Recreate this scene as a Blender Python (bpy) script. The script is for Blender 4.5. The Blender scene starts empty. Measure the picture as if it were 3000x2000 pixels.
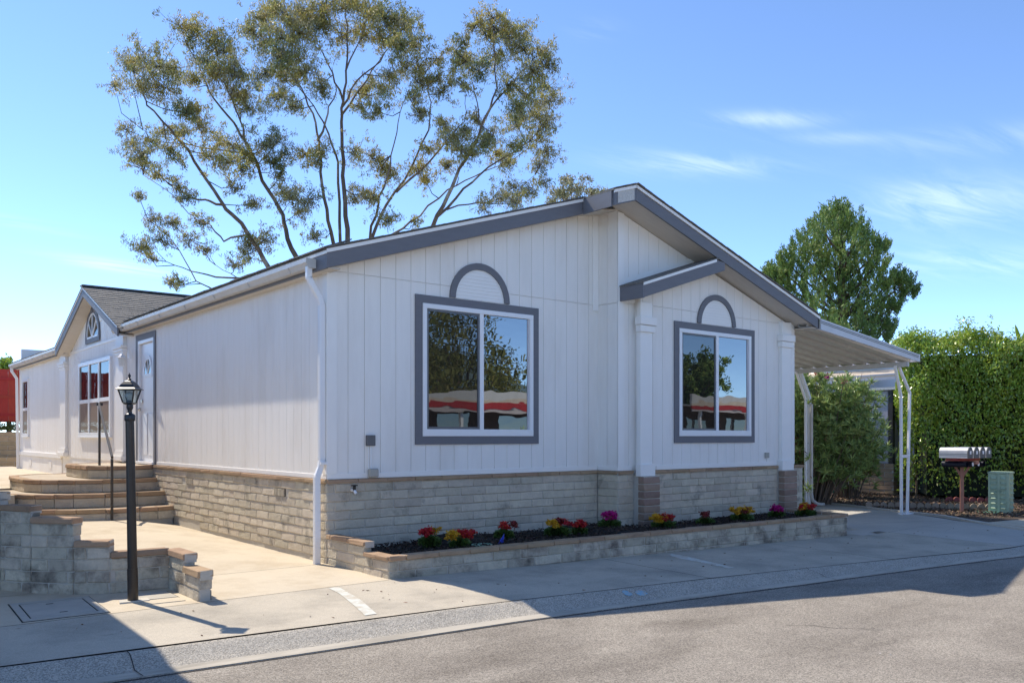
import bpy, bmesh, math, random
import numpy as np
from mathutils import Vector, Matrix
random.seed(7); np.random.seed(7)
scn = bpy.context.scene
col = scn.collection

# ------------------------------------------------------------------ camera, sky, sun, exposure
cam_d = bpy.data.cameras.new('camera'); cam = bpy.data.objects.new('camera', cam_d); col.objects.link(cam)
cam_d.sensor_width = 36; cam_d.lens = 30.494; cam_d.shift_y = 0.0917
cam_d.clip_start = 0.1; cam_d.clip_end = 3000
cam.location = (-4.7205, -9.2972, 1.5); cam.rotation_euler = (math.radians(90), 0, math.radians(51.1063 - 90))
scn.camera = cam

SUN = Vector((0.175, -0.845, -1.0)).normalized()
EL = math.asin(-SUN.z); AZ = math.atan2(-SUN.x, -SUN.y)
w = bpy.data.worlds.new('World'); scn.world = w; w.use_nodes = True
nt = w.node_tree; N = nt.nodes; L = nt.links
for n in list(N): N.remove(n)
out = N.new('ShaderNodeOutputWorld'); bg = N.new('ShaderNodeBackground'); sky = N.new('ShaderNodeTexSky')
sky.sky_type = 'NISHITA'; sky.sun_disc = False; sky.sun_elevation = EL; sky.sun_rotation = AZ
sky.air_density = 0.7; sky.dust_density = 0.0; sky.ozone_density = 4.0; sky.altitude = 3000
bg.inputs['Strength'].default_value = 0.15
tc = N.new('ShaderNodeTexCoord'); sep = N.new('ShaderNodeSeparateXYZ'); L.new(tc.outputs['Generated'], sep.inputs[0])
zc = N.new('ShaderNodeMath'); zc.operation = 'MAXIMUM'; zc.inputs[1].default_value = 0.03; L.new(sep.outputs[2], zc.inputs[0])
dv = N.new('ShaderNodeVectorMath'); dv.operation = 'DIVIDE'
cb = N.new('ShaderNodeCombineXYZ')
for i in range(3): L.new(zc.outputs[0], cb.inputs[i])
L.new(tc.outputs['Generated'], dv.inputs[0]); L.new(cb.outputs[0], dv.inputs[1])
mp = N.new('ShaderNodeMapping'); mp.inputs['Rotation'].default_value = (0, 0, math.radians(-38.9)); mp.inputs['Scale'].default_value = (0.55, 2.6, 0.0)
L.new(dv.outputs[0], mp.inputs[0])
cn = N.new('ShaderNodeTexNoise'); cn.inputs['Scale'].default_value = 2.2; cn.inputs['Detail'].default_value = 9; cn.inputs['Roughness'].default_value = 0.62; cn.inputs['Distortion'].default_value = 0.7
L.new(mp.outputs[0], cn.inputs['Vector'])
def mth(op, a, b=None):
    n = N.new('ShaderNodeMath'); n.operation = op
    for i, x in enumerate((a, b)):
        if x is None: continue
        if hasattr(x, 'default_value') or hasattr(x, 'is_linked'): L.new(x, n.inputs[i])
        else: n.inputs[i].default_value = x
    return n.outputs[0]
def dotv(v):
    n = N.new('ShaderNodeVectorMath'); n.operation = 'DOT_PRODUCT'; L.new(tc.outputs['Generated'], n.inputs[0]); n.inputs[1].default_value = v; return n.outputs['Value']
fw_ = dotv((.62788, .77831, 0)); az_ = mth('ARCTAN2', dotv((.77831, -.62788, 0)), fw_); el_ = mth('ARCSINE', sep.outputs[2])
streaks = [  # azimuth, elevation, half-width, half-height (radians), strength : wisps of cirrus
 (.205, .296, .085, .011, .9), (.29, .335, .06, .008, .8), (.47, .235, .07, .022, 1.0), (.095, .435, .025, .009, .6), (.49, .175, .08, .014, .55), (.50, .29, .09, .012, .5), (-.42, .175, .06, .006, .8), (-.52, .21, .05, .005, .5), (.36, .31, .06, .006, .45),
 (1.4, .5, .5, .08, .7), (2.4, .35, .4, .06, .7), (-1.8, .4, .5, .07, .6), (-2.6, .6, .4, .08, .7)]
tot = None
for (a0, e0, wa, we, st_) in streaks:
    da = mth('DIVIDE', mth('SUBTRACT', az_, a0), wa); de = mth('DIVIDE', mth('SUBTRACT', mth('SUBTRACT', el_, e0), mth('MULTIPLY', mth('SUBTRACT', az_, a0), -.09)), we)
    gsn = mth('MULTIPLY', mth('EXPONENT', mth('MULTIPLY', mth('ADD', mth('MULTIPLY', da, da), mth('MULTIPLY', de, de)), -1.0)), st_)
    tot = gsn if tot is None else mth('ADD', tot, gsn)
nf = N.new('ShaderNodeMapRange'); nf.inputs['From Min'].default_value = .38; nf.inputs['From Max'].default_value = .68; L.new(cn.outputs['Fac'], nf.inputs[0])
class _c: outputs = [mth('MULTIPLY', mth('MINIMUM', mth('MULTIPLY', tot, nf.outputs[0]), 1.0), .30)]
cr = _c
tint = N.new('ShaderNodeMixRGB'); tint.blend_type = 'MULTIPLY'; tint.inputs[0].default_value = 1; tint.inputs[2].default_value = (0.84, 0.85, 0.84, 1)
L.new(sky.outputs[0], tint.inputs[1])
cmix = N.new('ShaderNodeMixRGB'); L.new(cr.outputs[0], cmix.inputs[0]); L.new(tint.outputs[0], cmix.inputs[1]); cmix.inputs[2].default_value = (4.6, 4.9, 5.4, 1)
L.new(cmix.outputs[0], bg.inputs[0]); L.new(bg.outputs[0], out.inputs[0])

sd = bpy.data.lights.new('sun', 'SUN'); so = bpy.data.objects.new('sun', sd); col.objects.link(so)
sd.energy = 2.15; sd.angle = math.radians(0.53); sd.color = (1.0, 0.90, 0.76)
so.rotation_euler = SUN.to_track_quat('-Z', 'Y').to_euler()
scn.view_settings.view_transform = 'Standard'; scn.view_settings.look = 'None'
scn.view_settings.exposure = 1.5; scn.view_settings.gamma = 1.0; scn.view_settings.use_curve_mapping = False

# ------------------------------------------------------------------ helpers
CAMP = (-4.7205, -9.2972); RR = (0.77831, -0.62788); DD = (0.62788, 0.77831)
def site(lat, dep, z):            # a point on the ground plan: lat metres right, dep metres into the site
    return Vector((CAMP[0] + RR[0]*lat + DD[0]*dep, CAMP[1] + RR[1]*lat + DD[1]*dep, z))

def nd(nt, typ, **kw):
    n = nt.nodes.new(typ)
    for k, v in kw.items():
        if k.startswith('i_'):
            n.inputs[k[2:].replace('_', ' ')].default_value = v
        else: setattr(n, k, v)
    return n

def mat(name, c1, c2=None, rough=0.75, scale=6.0, stretch=(1, 1, 1), bump=0.0, bscale=60.0, bstretch=(1, 1, 1), stain=None, stain_scale=1.5,
        stain_pos=(0.5, 0.7), objvar=0.0, metal=0.0, spec=0.5, speck=None, speck_scale=150., transl=0.0, island=0.0, coords='world', stain_stretch=(1, 1, 1), bdist=0.01):
    m = bpy.data.materials.new(name); m.use_nodes = True
    t = m.node_tree; Ln = t.links
    b = t.nodes['Principled BSDF']
    b.inputs['Roughness'].default_value = rough; b.inputs['Metallic'].default_value = metal
    b.inputs['Specular IOR Level'].default_value = spec
    if coords == 'world':
        g = nd(t, 'ShaderNodeNewGeometry'); src = g.outputs['Position']
    else:
        g = nd(t, 'ShaderNodeTexCoord'); src = g.outputs['Object']
    def mapped(st):
        if st == (1, 1, 1): return src
        mm = nd(t, 'ShaderNodeMapping'); mm.inputs['Scale'].default_value = st; Ln.new(src, mm.inputs[0]); return mm.outputs[0]
    c2 = c2 or tuple(x*0.85 for x in c1)
    no = nd(t, 'ShaderNodeTexNoise'); no.inputs['Scale'].default_value = scale; no.inputs['Detail'].default_value = 5; no.inputs['Roughness'].default_value = .6
    Ln.new(mapped(stretch), no.inputs['Vector'])
    rp = nd(t, 'ShaderNodeValToRGB'); rp.color_ramp.elements[0].position = .3; rp.color_ramp.elements[1].position = .7
    rp.color_ramp.elements[0].color = (*c1, 1); rp.color_ramp.elements[1].color = (*c2, 1)
    Ln.new(no.outputs['Fac'], rp.inputs[0]); cur = rp.outputs[0]
    if stain:
        n2 = nd(t, 'ShaderNodeTexNoise'); n2.inputs['Scale'].default_value = stain_scale; n2.inputs['Detail'].default_value = 7; n2.inputs['Roughness'].default_value = .65
        Ln.new(mapped(stain_stretch), n2.inputs['Vector'])
        r2 = nd(t, 'ShaderNodeValToRGB'); r2.color_ramp.elements[0].position = stain_pos[0]; r2.color_ramp.elements[1].position = stain_pos[1]
        Ln.new(n2.outputs['Fac'], r2.inputs[0])
        mx = nd(t, 'ShaderNodeMixRGB'); Ln.new(r2.outputs[0], mx.inputs[0]); Ln.new(cur, mx.inputs[1]); mx.inputs[2].default_value = (*stain, 1); cur = mx.outputs[0]
    if speck:
        n3 = nd(t, 'ShaderNodeTexVoronoi'); n3.inputs['Scale'].default_value = speck_scale; Ln.new(src, n3.inputs['Vector'])
        sh = nd(t, 'ShaderNodeSeparateColor'); Ln.new(n3.outputs['Color'], sh.inputs[0])
        r3 = nd(t, 'ShaderNodeValToRGB'); r3.color_ramp.elements[0].position = .1; r3.color_ramp.elements[1].position = .9
        r3.color_ramp.elements[0].color = (speck[0],)*3 + (1,); r3.color_ramp.elements[1].color = (speck[1],)*3 + (1,)
        Ln.new(sh.outputs[0], r3.inputs[0])
        mx = nd(t, 'ShaderNodeMixRGB'); mx.blend_type = 'MULTIPLY'; mx.inputs[0].default_value = 1; Ln.new(cur, mx.inputs[1]); Ln.new(r3.outputs[0], mx.inputs[2]); cur = mx.outputs[0]
    if objvar or island:
        if objvar: oi = nd(t, 'ShaderNodeObjectInfo'); rnd = oi.outputs['Random']; v = objvar
        else: oi = nd(t, 'ShaderNodeNewGeometry'); rnd = oi.outputs['Random Per Island']; v = island
        mr = nd(t, 'ShaderNodeMapRange'); mr.inputs['To Min'].default_value = 1 - v; mr.inputs['To Max'].default_value = 1 + v; Ln.new(rnd, mr.inputs[0])
        hs = nd(t, 'ShaderNodeHueSaturation'); Ln.new(mr.outputs[0], hs.inputs['Value']); Ln.new(cur, hs.inputs['Color'])
        mh = nd(t, 'ShaderNodeMapRange'); mh.inputs['To Min'].default_value = .5 - v*.06; mh.inputs['To Max'].default_value = .5 + v*.06
        fr = nd(t, 'ShaderNodeMath', operation='FRACT'); ml = nd(t, 'ShaderNodeMath', operation='MULTIPLY'); ml.inputs[1].default_value = 17.3
        Ln.new(rnd, ml.inputs[0]); Ln.new(ml.outputs[0], fr.inputs[0]); Ln.new(fr.outputs[0], mh.inputs[0]); Ln.new(mh.outputs[0], hs.inputs['Hue'])
        cur = hs.outputs[0]
    Ln.new(cur, b.inputs['Base Color'])
    if bump:
        nb = nd(t, 'ShaderNodeTexNoise'); nb.inputs['Scale'].default_value = bscale; nb.inputs['Detail'].default_value = 6; Ln.new(mapped(bstretch), nb.inputs['Vector'])
        bp = nd(t, 'ShaderNodeBump'); bp.inputs['Strength'].default_value = bump; bp.inputs['Distance'].default_value = bdist
        Ln.new(nb.outputs['Fac'], bp.inputs['Height']); Ln.new(bp.outputs[0], b.inputs['Normal'])
    if transl:
        tr = nd(t, 'ShaderNodeBsdfTranslucent'); Ln.new(cur, tr.inputs[0]); ms = nd(t, 'ShaderNodeMixShader'); ms.inputs[0].default_value = transl
        o = t.nodes['Material Output']; Ln.new(b.outputs[0], ms.inputs[1]); Ln.new(tr.outputs[0], ms.inputs[2]); Ln.new(ms.outputs[0], o.inputs[0])
    return m

def mirror_glass(name, dark, refl, wob=0.02, ws=3.0):
    m = bpy.data.materials.new(name); m.use_nodes = True; t = m.node_tree; Ln = t.links
    b = t.nodes['Principled BSDF']; b.inputs['Base Color'].default_value = (*dark, 1); b.inputs['Roughness'].default_value = .6; b.inputs['Specular IOR Level'].default_value = 0
    g = nd(t, 'ShaderNodeBsdfGlossy'); g.inputs['Roughness'].default_value = 0.01; g.inputs[0].default_value = (.92, .97, 1, 1)
    ge = nd(t, 'ShaderNodeNewGeometry'); mm = nd(t, 'ShaderNodeMapping'); mm.inputs['Scale'].default_value = (1, 1, 2.6); Ln.new(ge.outputs['Position'], mm.inputs[0])
    n = nd(t, 'ShaderNodeTexNoise'); n.inputs['Scale'].default_value = ws; n.inputs['Detail'].default_value = 2; Ln.new(mm.outputs[0], n.inputs['Vector'])
    bp = nd(t, 'ShaderNodeBump'); bp.inputs['Strength'].default_value = wob; bp.inputs['Distance'].default_value = .1; Ln.new(n.outputs[0], bp.inputs['Height']); Ln.new(bp.outputs[0], g.inputs['Normal'])
    ms = nd(t, 'ShaderNodeMixShader'); ms.inputs[0].default_value = refl
    Ln.new(b.outputs[0], ms.inputs[1]); Ln.new(g.outputs[0], ms.inputs[2]); Ln.new(ms.outputs[0], t.nodes['Material Output'].inputs[0])
    return m

def clear_glass(name):
    m = bpy.data.materials.new(name); m.use_nodes = True; t = m.node_tree; Ln = t.links
    tr = nd(t, 'ShaderNodeBsdfTransparent'); tr.inputs[0].default_value = (.86, .9, .9, 1); g = nd(t, 'ShaderNodeBsdfGlossy'); g.inputs['Roughness'].default_value = .03
    ms = nd(t, 'ShaderNodeMixShader'); ms.inputs[0].default_value = .12
    Ln.new(tr.outputs[0], ms.inputs[1]); Ln.new(g.outputs[0], ms.inputs[2]); Ln.new(ms.outputs[0], t.nodes['Material Output'].inputs[0]); return m

def tag(o, label=None, cat=None, group=None, kind=None):
    if label: o['label'] = label
    if cat: o['category'] = cat
    if group: o['group'] = group
    if kind: o['kind'] = kind
    return o

def empty(name, loc=(0, 0, 0), label=None, cat=None, group=None, rz=0):
    o = bpy.data.objects.new(name, None); col.objects.link(o); o.location = loc; o.rotation_euler = (0, 0, rz); o.empty_display_size = .2
    return tag(o, label, cat, group)

def link(name, mesh, m=None, parent=None, local=False):
    o = bpy.data.objects.new(name, mesh); col.objects.link(o)
    if m and not mesh.materials: mesh.materials.append(m)
    if parent:
        o.parent = parent
        if not local and parent.type == 'EMPTY': o.matrix_parent_inverse = Matrix.Translation(-Vector(parent.location))
    return o

class MB:
    def __init__(s): s.v = []; s.f = []
    def add(s, vs, fs):
        n = len(s.v); s.v += [tuple(p) for p in vs]; s.f += [tuple(i + n for i in f) for f in fs]; return s
    def box(s, a, b):
        x0, y0, z0 = a; x1, y1, z1 = b
        if x0 > x1: x0, x1 = x1, x0
        if y0 > y1: y0, y1 = y1, y0
        if z0 > z1: z0, z1 = z1, z0
        return s.add([(x0, y0, z0), (x1, y0, z0), (x1, y1, z0), (x0, y1, z0), (x0, y0, z1), (x1, y0, z1), (x1, y1, z1), (x0, y1, z1)],
                     [(0, 3, 2, 1), (4, 5, 6, 7), (0, 1, 5, 4), (1, 2, 6, 5), (2, 3, 7, 6), (3, 0, 4, 7)])
    def prism(s, pts, d):      # pts: 3D polygon, d: extrusion vector
        n = len(pts); d = Vector(d); P = [Vector(p) for p in pts]
        return s.add(P + [p + d for p in P], [tuple(range(n))[::-1], tuple(range(n, 2*n))] + [(i, (i+1) % n, n + (i+1) % n, n + i) for i in range(n)])
    def bar(s, a, b, w, h=None, up=(0, 0, 1)):
        a = Vector(a); b = Vector(b); h = h or w; d = (b - a).normalized(); up = Vector(up)
        if abs(d.dot(up)) > .98: up = Vector((0, 1, 0))
        sx = d.cross(up).normalized()*w/2; sy = sx.cross(d).normalized()*h/2
        return s.prism([a - sx - sy, a + sx - sy, a + sx + sy, a - sx + sy], b - a)
    def tube(s, pts, rad, n=8, cap=True):
        P = [Vector(p) for p in pts]; k0 = len(s.v); ref = None
        rad = rad if hasattr(rad, '__len__') else [rad]*len(P)
        for i, p in enumerate(P):
            d = (P[min(i+1, len(P)-1)] - P[max(i-1, 0)]).normalized()
            if ref is None: ref = d.orthogonal().normalized()
            ref = (ref - d*ref.dot(d)); ref = ref.normalized() if ref.length > 1e-5 else d.orthogonal().normalized(); o = d.cross(ref)
            for j in range(n):
                a = 2*math.pi*j/n; s.v.append(tuple(p + (ref*math.cos(a) + o*math.sin(a))*rad[i]))
        for i in range(len(P)-1):
            for j in range(n):
                a = k0 + i*n + j; b = k0 + i*n + (j+1) % n; s.f.append((a, b, b+n, a+n))
        if cap:
            s.f.append(tuple(k0 + j for j in range(n))[::-1]); s.f.append(tuple(k0 + (len(P)-1)*n + j for j in range(n)))
        return s
    def lathe(s, c, prof, n=16, rot=0):      # prof: (r, z)
        k0 = len(s.v); c = Vector(c)
        for r, z in prof:
            for j in range(n):
                a = rot + 2*math.pi*j/n; s.v.append((c.x + r*math.cos(a), c.y + r*math.sin(a), c.z + z))
        for i in range(len(prof)-1):
            for j in range(n):
                a = k0 + i*n + j; b = k0 + i*n + (j+1) % n; s.f.append((a, b, b+n, a+n))
        s.f.append(tuple(k0 + j for j in range(n))[::-1]); s.f.append(tuple(k0 + (len(prof)-1)*n + j for j in range(n)))
        return s
    def mesh(s, name, bevel=0, smooth=False):
        me = bpy.data.meshes.new(name); me.from_pydata(s.v, [], s.f)
        bm = bmesh.new(); bm.from_mesh(me); bmesh.ops.recalc_face_normals(bm, faces=bm.faces)
        if bevel: bmesh.ops.bevel(bm, geom=[e for e in bm.edges if e.is_manifold and e.calc_face_angle(0) > .6], offset=bevel, segments=1, affect='EDGES', profile=.5)
        if smooth:
            for f in bm.faces: f.smooth = True
            for e in bm.edges:
                if e.is_manifold and e.calc_face_angle(0) > .7: e.smooth = False
        bm.to_mesh(me); bm.free(); return me
    def build(s, name, m, parent=None, bevel=0, smooth=False, local=False, **kw):
        o = link(name, s.mesh(name, bevel, smooth), m, parent, local); tag(o, **kw); return o

def quads(name, V, m, parent=None, tris=False, **kw):       # V: (n,4,3)
    V = np.asarray(V, dtype=np.float32); n, k = V.shape[0], V.shape[1]
    me = bpy.data.meshes.new(name); me.vertices.add(n*k); me.vertices.foreach_set('co', V.reshape(-1))
    me.loops.add(n*k); me.loops.foreach_set('vertex_index', np.arange(n*k, dtype=np.int32))
    me.polygons.add(n); me.polygons.foreach_set('loop_start', np.arange(0, n*k, k, dtype=np.int32)); me.polygons.foreach_set('loop_total', np.full(n, k, dtype=np.int32))
    me.update(calc_edges=True)
    o = link(name, me, m, parent); tag(o, **kw); return o

def unit(a): return a/np.maximum(np.linalg.norm(a, axis=-1, keepdims=True), 1e-9)
def leaves(C, Dr, ln, wd, fold=0.0):
    """diamond leaves: C centres (n,3), Dr directions (n,3), ln lengths, wd widths"""
    n = len(C); Dr = unit(Dr); R = unit(np.random.normal(size=(n, 3))); S = unit(np.cross(Dr, R))
    ln = np.asarray(ln).reshape(-1, 1); wd = np.asarray(wd).reshape(-1, 1)
    return np.stack([C - Dr*ln/2, C + S*wd/2 - Dr*ln*.08, C + Dr*ln/2, C - S*wd/2 - Dr*ln*.08], 1)

# ------------------------------------------------------------------ ground height
def gz(X, Y):
    z = 0.0
    if X <= 0: z = .03*min(max(Y, 0), 6) + 0.0
    elif X < 9: z = -.0135*X
    else: z = -.1215 + .012*(X - 9)*(1 if X < 11 else 0) + (.024 if X >= 11 else 0)
    return z - .018*max(0, -1.4 - Y)

# kerb: back line (joint between walk and kerb)
def kback(X): return -3.0 - .055*X - .0058*X*abs(X)*.9 if X < 9 else -3.0 - .495 - .4228 - .045*(X - 9)
def kedge(X): return kback(X) - .43
def kz(X): return gz(X, kback(X))
def rz_(X): return kz(X) - (.10 if X < 4 else max(.045, .10 - .011*(X - 4)))

# ------------------------------------------------------------------ materials
M = {}
M['siding'] = mat('white_siding', (.90, .87, .82), (.87, .84, .79), .62, 3, (6, 6, .5), bump=.35, bscale=55, bstretch=(6, 6, .35), bdist=.006, spec=.35, stain=(.80, .76, .70), stain_scale=1.3, stain_stretch=(1.5, 1.5, .35), stain_pos=(.48, .75))
M['white'] = mat('white_paint', (.90, .875, .83), (.87, .845, .80), .5, 5, bump=.08, bscale=60, bdist=.004)
M['vinyl'] = mat('white_vinyl', (.86, .86, .86), (.84, .84, .84), .35, 3)
M['grey'] = mat('grey_trim', (.165, .165, .18), (.15, .15, .165), .6, 4, (1, 1, 5), bump=.15, bscale=40, bstretch=(.3, .3, 4), bdist=.004)
M['block'] = mat("slump_block", (.60, .53, .41), (.49, .43, .335), .92, 9, bump=.8, bscale=42, bdist=.014, stain=(.17, .155, .13), stain_scale=3.2, stain_pos=(.56, .78), objvar=.13, spec=.2)
M['blockw'] = mat("weathered_block", (.58, .52, .405), (.45, .405, .32), .92, 9, bump=.9, bscale=42, bdist=.014, stain=(.12, .10, .08), stain_scale=3.0, stain_pos=(.47, .68), objvar=.14, spec=.2)
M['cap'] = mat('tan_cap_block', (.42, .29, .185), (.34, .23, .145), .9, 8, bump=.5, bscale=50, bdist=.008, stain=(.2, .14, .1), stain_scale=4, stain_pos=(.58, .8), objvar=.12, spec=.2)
M['brown'] = mat('brown_brick', (.34, .24, .18), (.27, .19, .145), .9, 10, bump=.5, bscale=60, bdist=.008, objvar=.15, spec=.2)
M['mortar'] = mat('mortar', (.54, .50, .43), (.46, .43, .37), .95, 20, bump=.4, bscale=90)
M['shingle'] = mat('grey_shingle', (.20, .19, .17), (.13, .125, .115), .9, 18, bump=.6, bscale=120, speck=(.7, 1.2), speck_scale=180)
M['patio'] = mat('patio_concrete', (.62, .54, .41), (.56, .485, .37), .9, 1.2, bump=.25, bscale=120, bdist=.004, stain=(.46, .375, .26), stain_scale=1.5, stain_pos=(.47, .74), speck=(.93, 1.04), speck_scale=220, spec=.2)
M['walk'] = mat('walk_concrete', (.55, .49, .39), (.48, .43, .345), .9, 1.4, bump=.3, bscale=130, bdist=.004, stain=(.32, .29, .24), stain_scale=1.3, stain_pos=(.46, .76), speck=(.85, 1.08), speck_scale=200, spec=.2)
M['drive'] = mat('driveway_concrete', (.54, .50, .43), (.42, .395, .345), .88, .9, bump=.25, bscale=120, bdist=.004, stain=(.46, .45, .42), stain_scale=.7, stain_pos=(.52, .75), speck=(.88, 1.07), speck_scale=200, spec=.2)
M['kerb'] = mat('exposed_aggregate_kerb', (.60, .55, .46), (.50, .46, .39), .95, 5, bump=1.0, bscale=110, bdist=.012, speck=(.55, 1.08), speck_scale=130, spec=.2)
M['asphalt'] = mat('old_asphalt', (.34, .305, .255), (.26, .232, .195), .93, 1.6, bump=.8, bscale=160, bdist=.008, stain=(.17, .148, .122), stain_scale=.75, stain_pos=(.48, .76), stain_stretch=(.7, 1.8, 1), speck=(.62, 1.35), speck_scale=120, spec=.25)
M['patch'] = mat('dark_asphalt_patch', (.235, .21, .18), (.19, .17, .145), .93, 2.5, bump=.8, bscale=160, bdist=.008, speck=(.6, 1.35), speck_scale=120)
M['joint'] = mat('dark_joint', (.05, .045, .04), (.03, .028, .025), .95)
M['soil'] = mat('dark_soil', (.022, .016, .012), (.012, .009, .007), .95, 20, bump=1, bscale=60, bdist=.03)
M['dirt'] = mat('garden_dirt', (.12, .085, .06), (.07, .05, .036), .95, 12, bump=1, bscale=60, bdist=.03)
M['black'] = mat('black_metal', (.012, .012, .014), (.018, .017, .016), .35, 8, spec=.6)
M['bronze'] = mat('worn_black_paint', (.014, .012, .011), (.028, .017, .010), .32, 3, (3, 3, .8), stain=(.09, .04, .02), stain_scale=9, stain_stretch=(2, 2, .25), stain_pos=(.58, .75), spec=.6)
M['rail'] = mat('brown_rail_paint', (.045, .035, .028), (.03, .024, .02), .4, 8)
M['greymetal'] = mat('grey_metal_box', (.16, .165, .17), (.13, .13, .135), .45, 8, metal=.3)
M['putty'] = mat('putty_plastic', (.42, .40, .35), (.37, .35, .3), .5, 8)
M['door'] = mat('white_door', (.82, .83, .85), (.8, .81, .83), .35, 3)
M['brass'] = mat('satin_nickel', (.6, .57, .5), (.5, .47, .4), .25, metal=1)
M['glass'] = mirror_glass('window_glass', (.012, .013, .014), .25, .012, 1.3)
M['screen'] = mirror_glass('screened_glass', (.02, .018, .016), .13, .012, 1.3)
M['shade'] = mirror_glass('blinds_behind_glass', (.30, .26, .22), .10, .03)
M['clear'] = clear_glass('lantern_glass')
M['bulb'] = mat('bulb_white', (.8, .8, .76), (.78, .78, .75), .3)
M['alu'] = mat('white_aluminium', (.60, .585, .55), (.52, .505, .475), .4, 4, stain=(.45, .43, .4), stain_scale=2, stain_pos=(.6, .85), spec=.5)
M['aluface'] = mat('aluminium_fascia', (.60, .60, .62), (.55, .55, .57), .4, 3)
M['bark'] = mat('eucalyptus_bark', (.23, .17, .125), (.12, .085, .06), .9, 5, (1, 1, .3), bump=.6, bscale=12, bstretch=(1, 1, .2), bdist=.04, stain=(.42, .37, .30), stain_scale=1.2, stain_pos=(.55, .7))
M['twig'] = mat('twig_bark', (.10, .072, .05), (.06, .045, .032), .9)
M['euc'] = mat('eucalyptus_leaf', (.38, .36, .11), (.50, .39, .11), .5, .35, transl=.42, island=.5, stain=(.14, .18, .07), stain_scale=.5, stain_pos=(.45, .62))
M['euc2'] = mat('dusty_eucalyptus_leaf', (.28, .28, .15), (.38, .34, .20), .5, .5, transl=.35, island=.5)
M['pine'] = mat('conifer_needles', (.12, .20, .05), (.22, .30, .06), .6, .6, transl=.2, island=.4)
M['hedge'] = mat('ficus_leaf', (.25, .37, .05), (.36, .45, .06), .30, 1.0, transl=.30, island=.42, spec=.7)
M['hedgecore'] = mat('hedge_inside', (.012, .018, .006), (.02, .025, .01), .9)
M['ole'] = mat('oleander_leaf', (.24, .34, .10), (.36, .46, .15), .42, 1.5, transl=.25, island=.35, spec=.6)
M['stem'] = mat('shrub_stem', (.22, .16, .11), (.14, .1, .07), .9)
M['deadleaf'] = mat('dry_brown_leaf', (.16, .07, .03), (.09, .045, .022), .8, island=.4)
M['petal_red'] = mat('red_petal', (.62, .025, .02), (.48, .015, .02), .6, 20, transl=.25, island=.25)
M['petal_dark'] = mat('dark_red_petal', (.26, .03, .025), (.17, .02, .02), .6, 20, transl=.2, island=.3)
M['petal_yellow'] = mat('yellow_petal', (.72, .42, .02), (.6, .33, .02), .6, 20, transl=.25, island=.2)
M['petal_pink'] = mat('magenta_petal', (.60, .012, .26), (.5, .01, .2), .6, 20, transl=.25, island=.2)
M['fleaf'] = mat('kalanchoe_leaf', (.06, .11, .025), (.10, .16, .035), .4, 20, island=.3, spec=.6)
M['bluep'] = mat('blue_plastic', (.02, .06, .55), (.02, .05, .5), .35)
M['greenp'] = mat('pale_green_plastic', (.20, .42, .30), (.17, .36, .26), .4)
M['pale'] = mat('pale_green_steel', (.42, .54, .38), (.39, .50, .35), .5, 3, stain=(.28, .37, .26), stain_scale=6, stain_pos=(.55, .75))
M['wood'] = mat('red_brown_post', (.48, .23, .16), (.38, .17, .115), .8, 6, (8, 8, 1), bump=.3, bscale=40, bstretch=(5, 5, .4), bdist=.004)
M['redwood'] = mat('red_stained_board', (.42, .075, .05), (.32, .055, .04), .7, 8)
M['galv'] = mat('galvanised_steel', (.66, .67, .69), (.56, .57, .60), .38, 6, metal=.35)
M['galvdark'] = mat('aged_steel_door', (.13, .135, .14), (.10, .105, .11), .45, 6, metal=.2)
M['navy'] = mat('black_plastic_tube', (.012, .014, .03), (.01, .012, .024), .3)
M['redfence'] = mat('red_painted_board', (.44, .035, .02), (.36, .028, .018), .7, 3, (3, 3, .6), objvar=.1)
M['lilac'] = mat('lilac_wall', (.52, .48, .52), (.48, .44, .48), .75, 3, (4, 4, .4))
M['green'] = mat('green_step_carpet', (.02, .11, .05), (.015, .085, .04), .95, 30)
M['beige'] = mat('beige_ribbed_roof', (.62, .52, .40), (.52, .43, .33), .6, 4)
M['tanblock'] = mat('sandstone_block', (.48, .36, .22), (.40, .29, .18), .9, 8, bump=.5, bscale=40, objvar=.13, bdist=.01)
M['bluegravel'] = mat('blue_grey_gravel', (.10, .12, .13), (.06, .07, .075), .95, 40, bump=1, bscale=90)
M['ivy'] = mat('ground_cover_leaf', (.08, .12, .02), (.16, .17, .03), .6, 5, transl=.2, island=.45)
M['paintw'] = mat('faded_white_paint', (.62, .64, .58), (.57, .55, .48), .8, 14, stain=(.50, .45, .36), stain_scale=7, stain_pos=(.46, .62))
M['paintb'] = mat('faded_blue_paint', (.16, .44, .60), (.30, .46, .52), .8, 30, stain=(.48, .45, .39), stain_scale=34, stain_pos=(.44, .56))
M['edging'] = mat('scalloped_edging_concrete', (.36, .31, .25), (.27, .23, .18), .9, 12, objvar=.12)
M['edgered'] = mat('red_edging_block', (.30, .10, .08), (.22, .075, .06), .9, 12, objvar=.12)
M['grass'] = mat('dry_verge', (.16, .15, .06), (.10, .11, .04), .95, 3)
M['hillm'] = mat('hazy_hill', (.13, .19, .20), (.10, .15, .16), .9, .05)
M['bush'] = mat('street_tree_leaf', (.16, .18, .04), (.24, .22, .05), .6, .5, transl=.3, island=.35)

# ------------------------------------------------------------------ ground sheets
def sheet(name, poly_fn, xs, m, kind='structure', **kw):
    """strip between two curves; poly_fn(x) -> list of (y,z) rows"""
    b = MB(); rows = [poly_fn(x) for x in xs]; k = len(rows[0])
    for x, r in zip(xs, rows):
        for (y, z) in r: b.v.append((x, y, z))
    for i in range(len(xs)-1):
        for j in range(k-1):
            a = i*k + j; b.f.append((a, a+k, a+k+1, a+1))
    o = b.build(name, m); o['kind'] = kind
    for p in o.data.polygons: p.use_smooth = True
    return o

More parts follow.
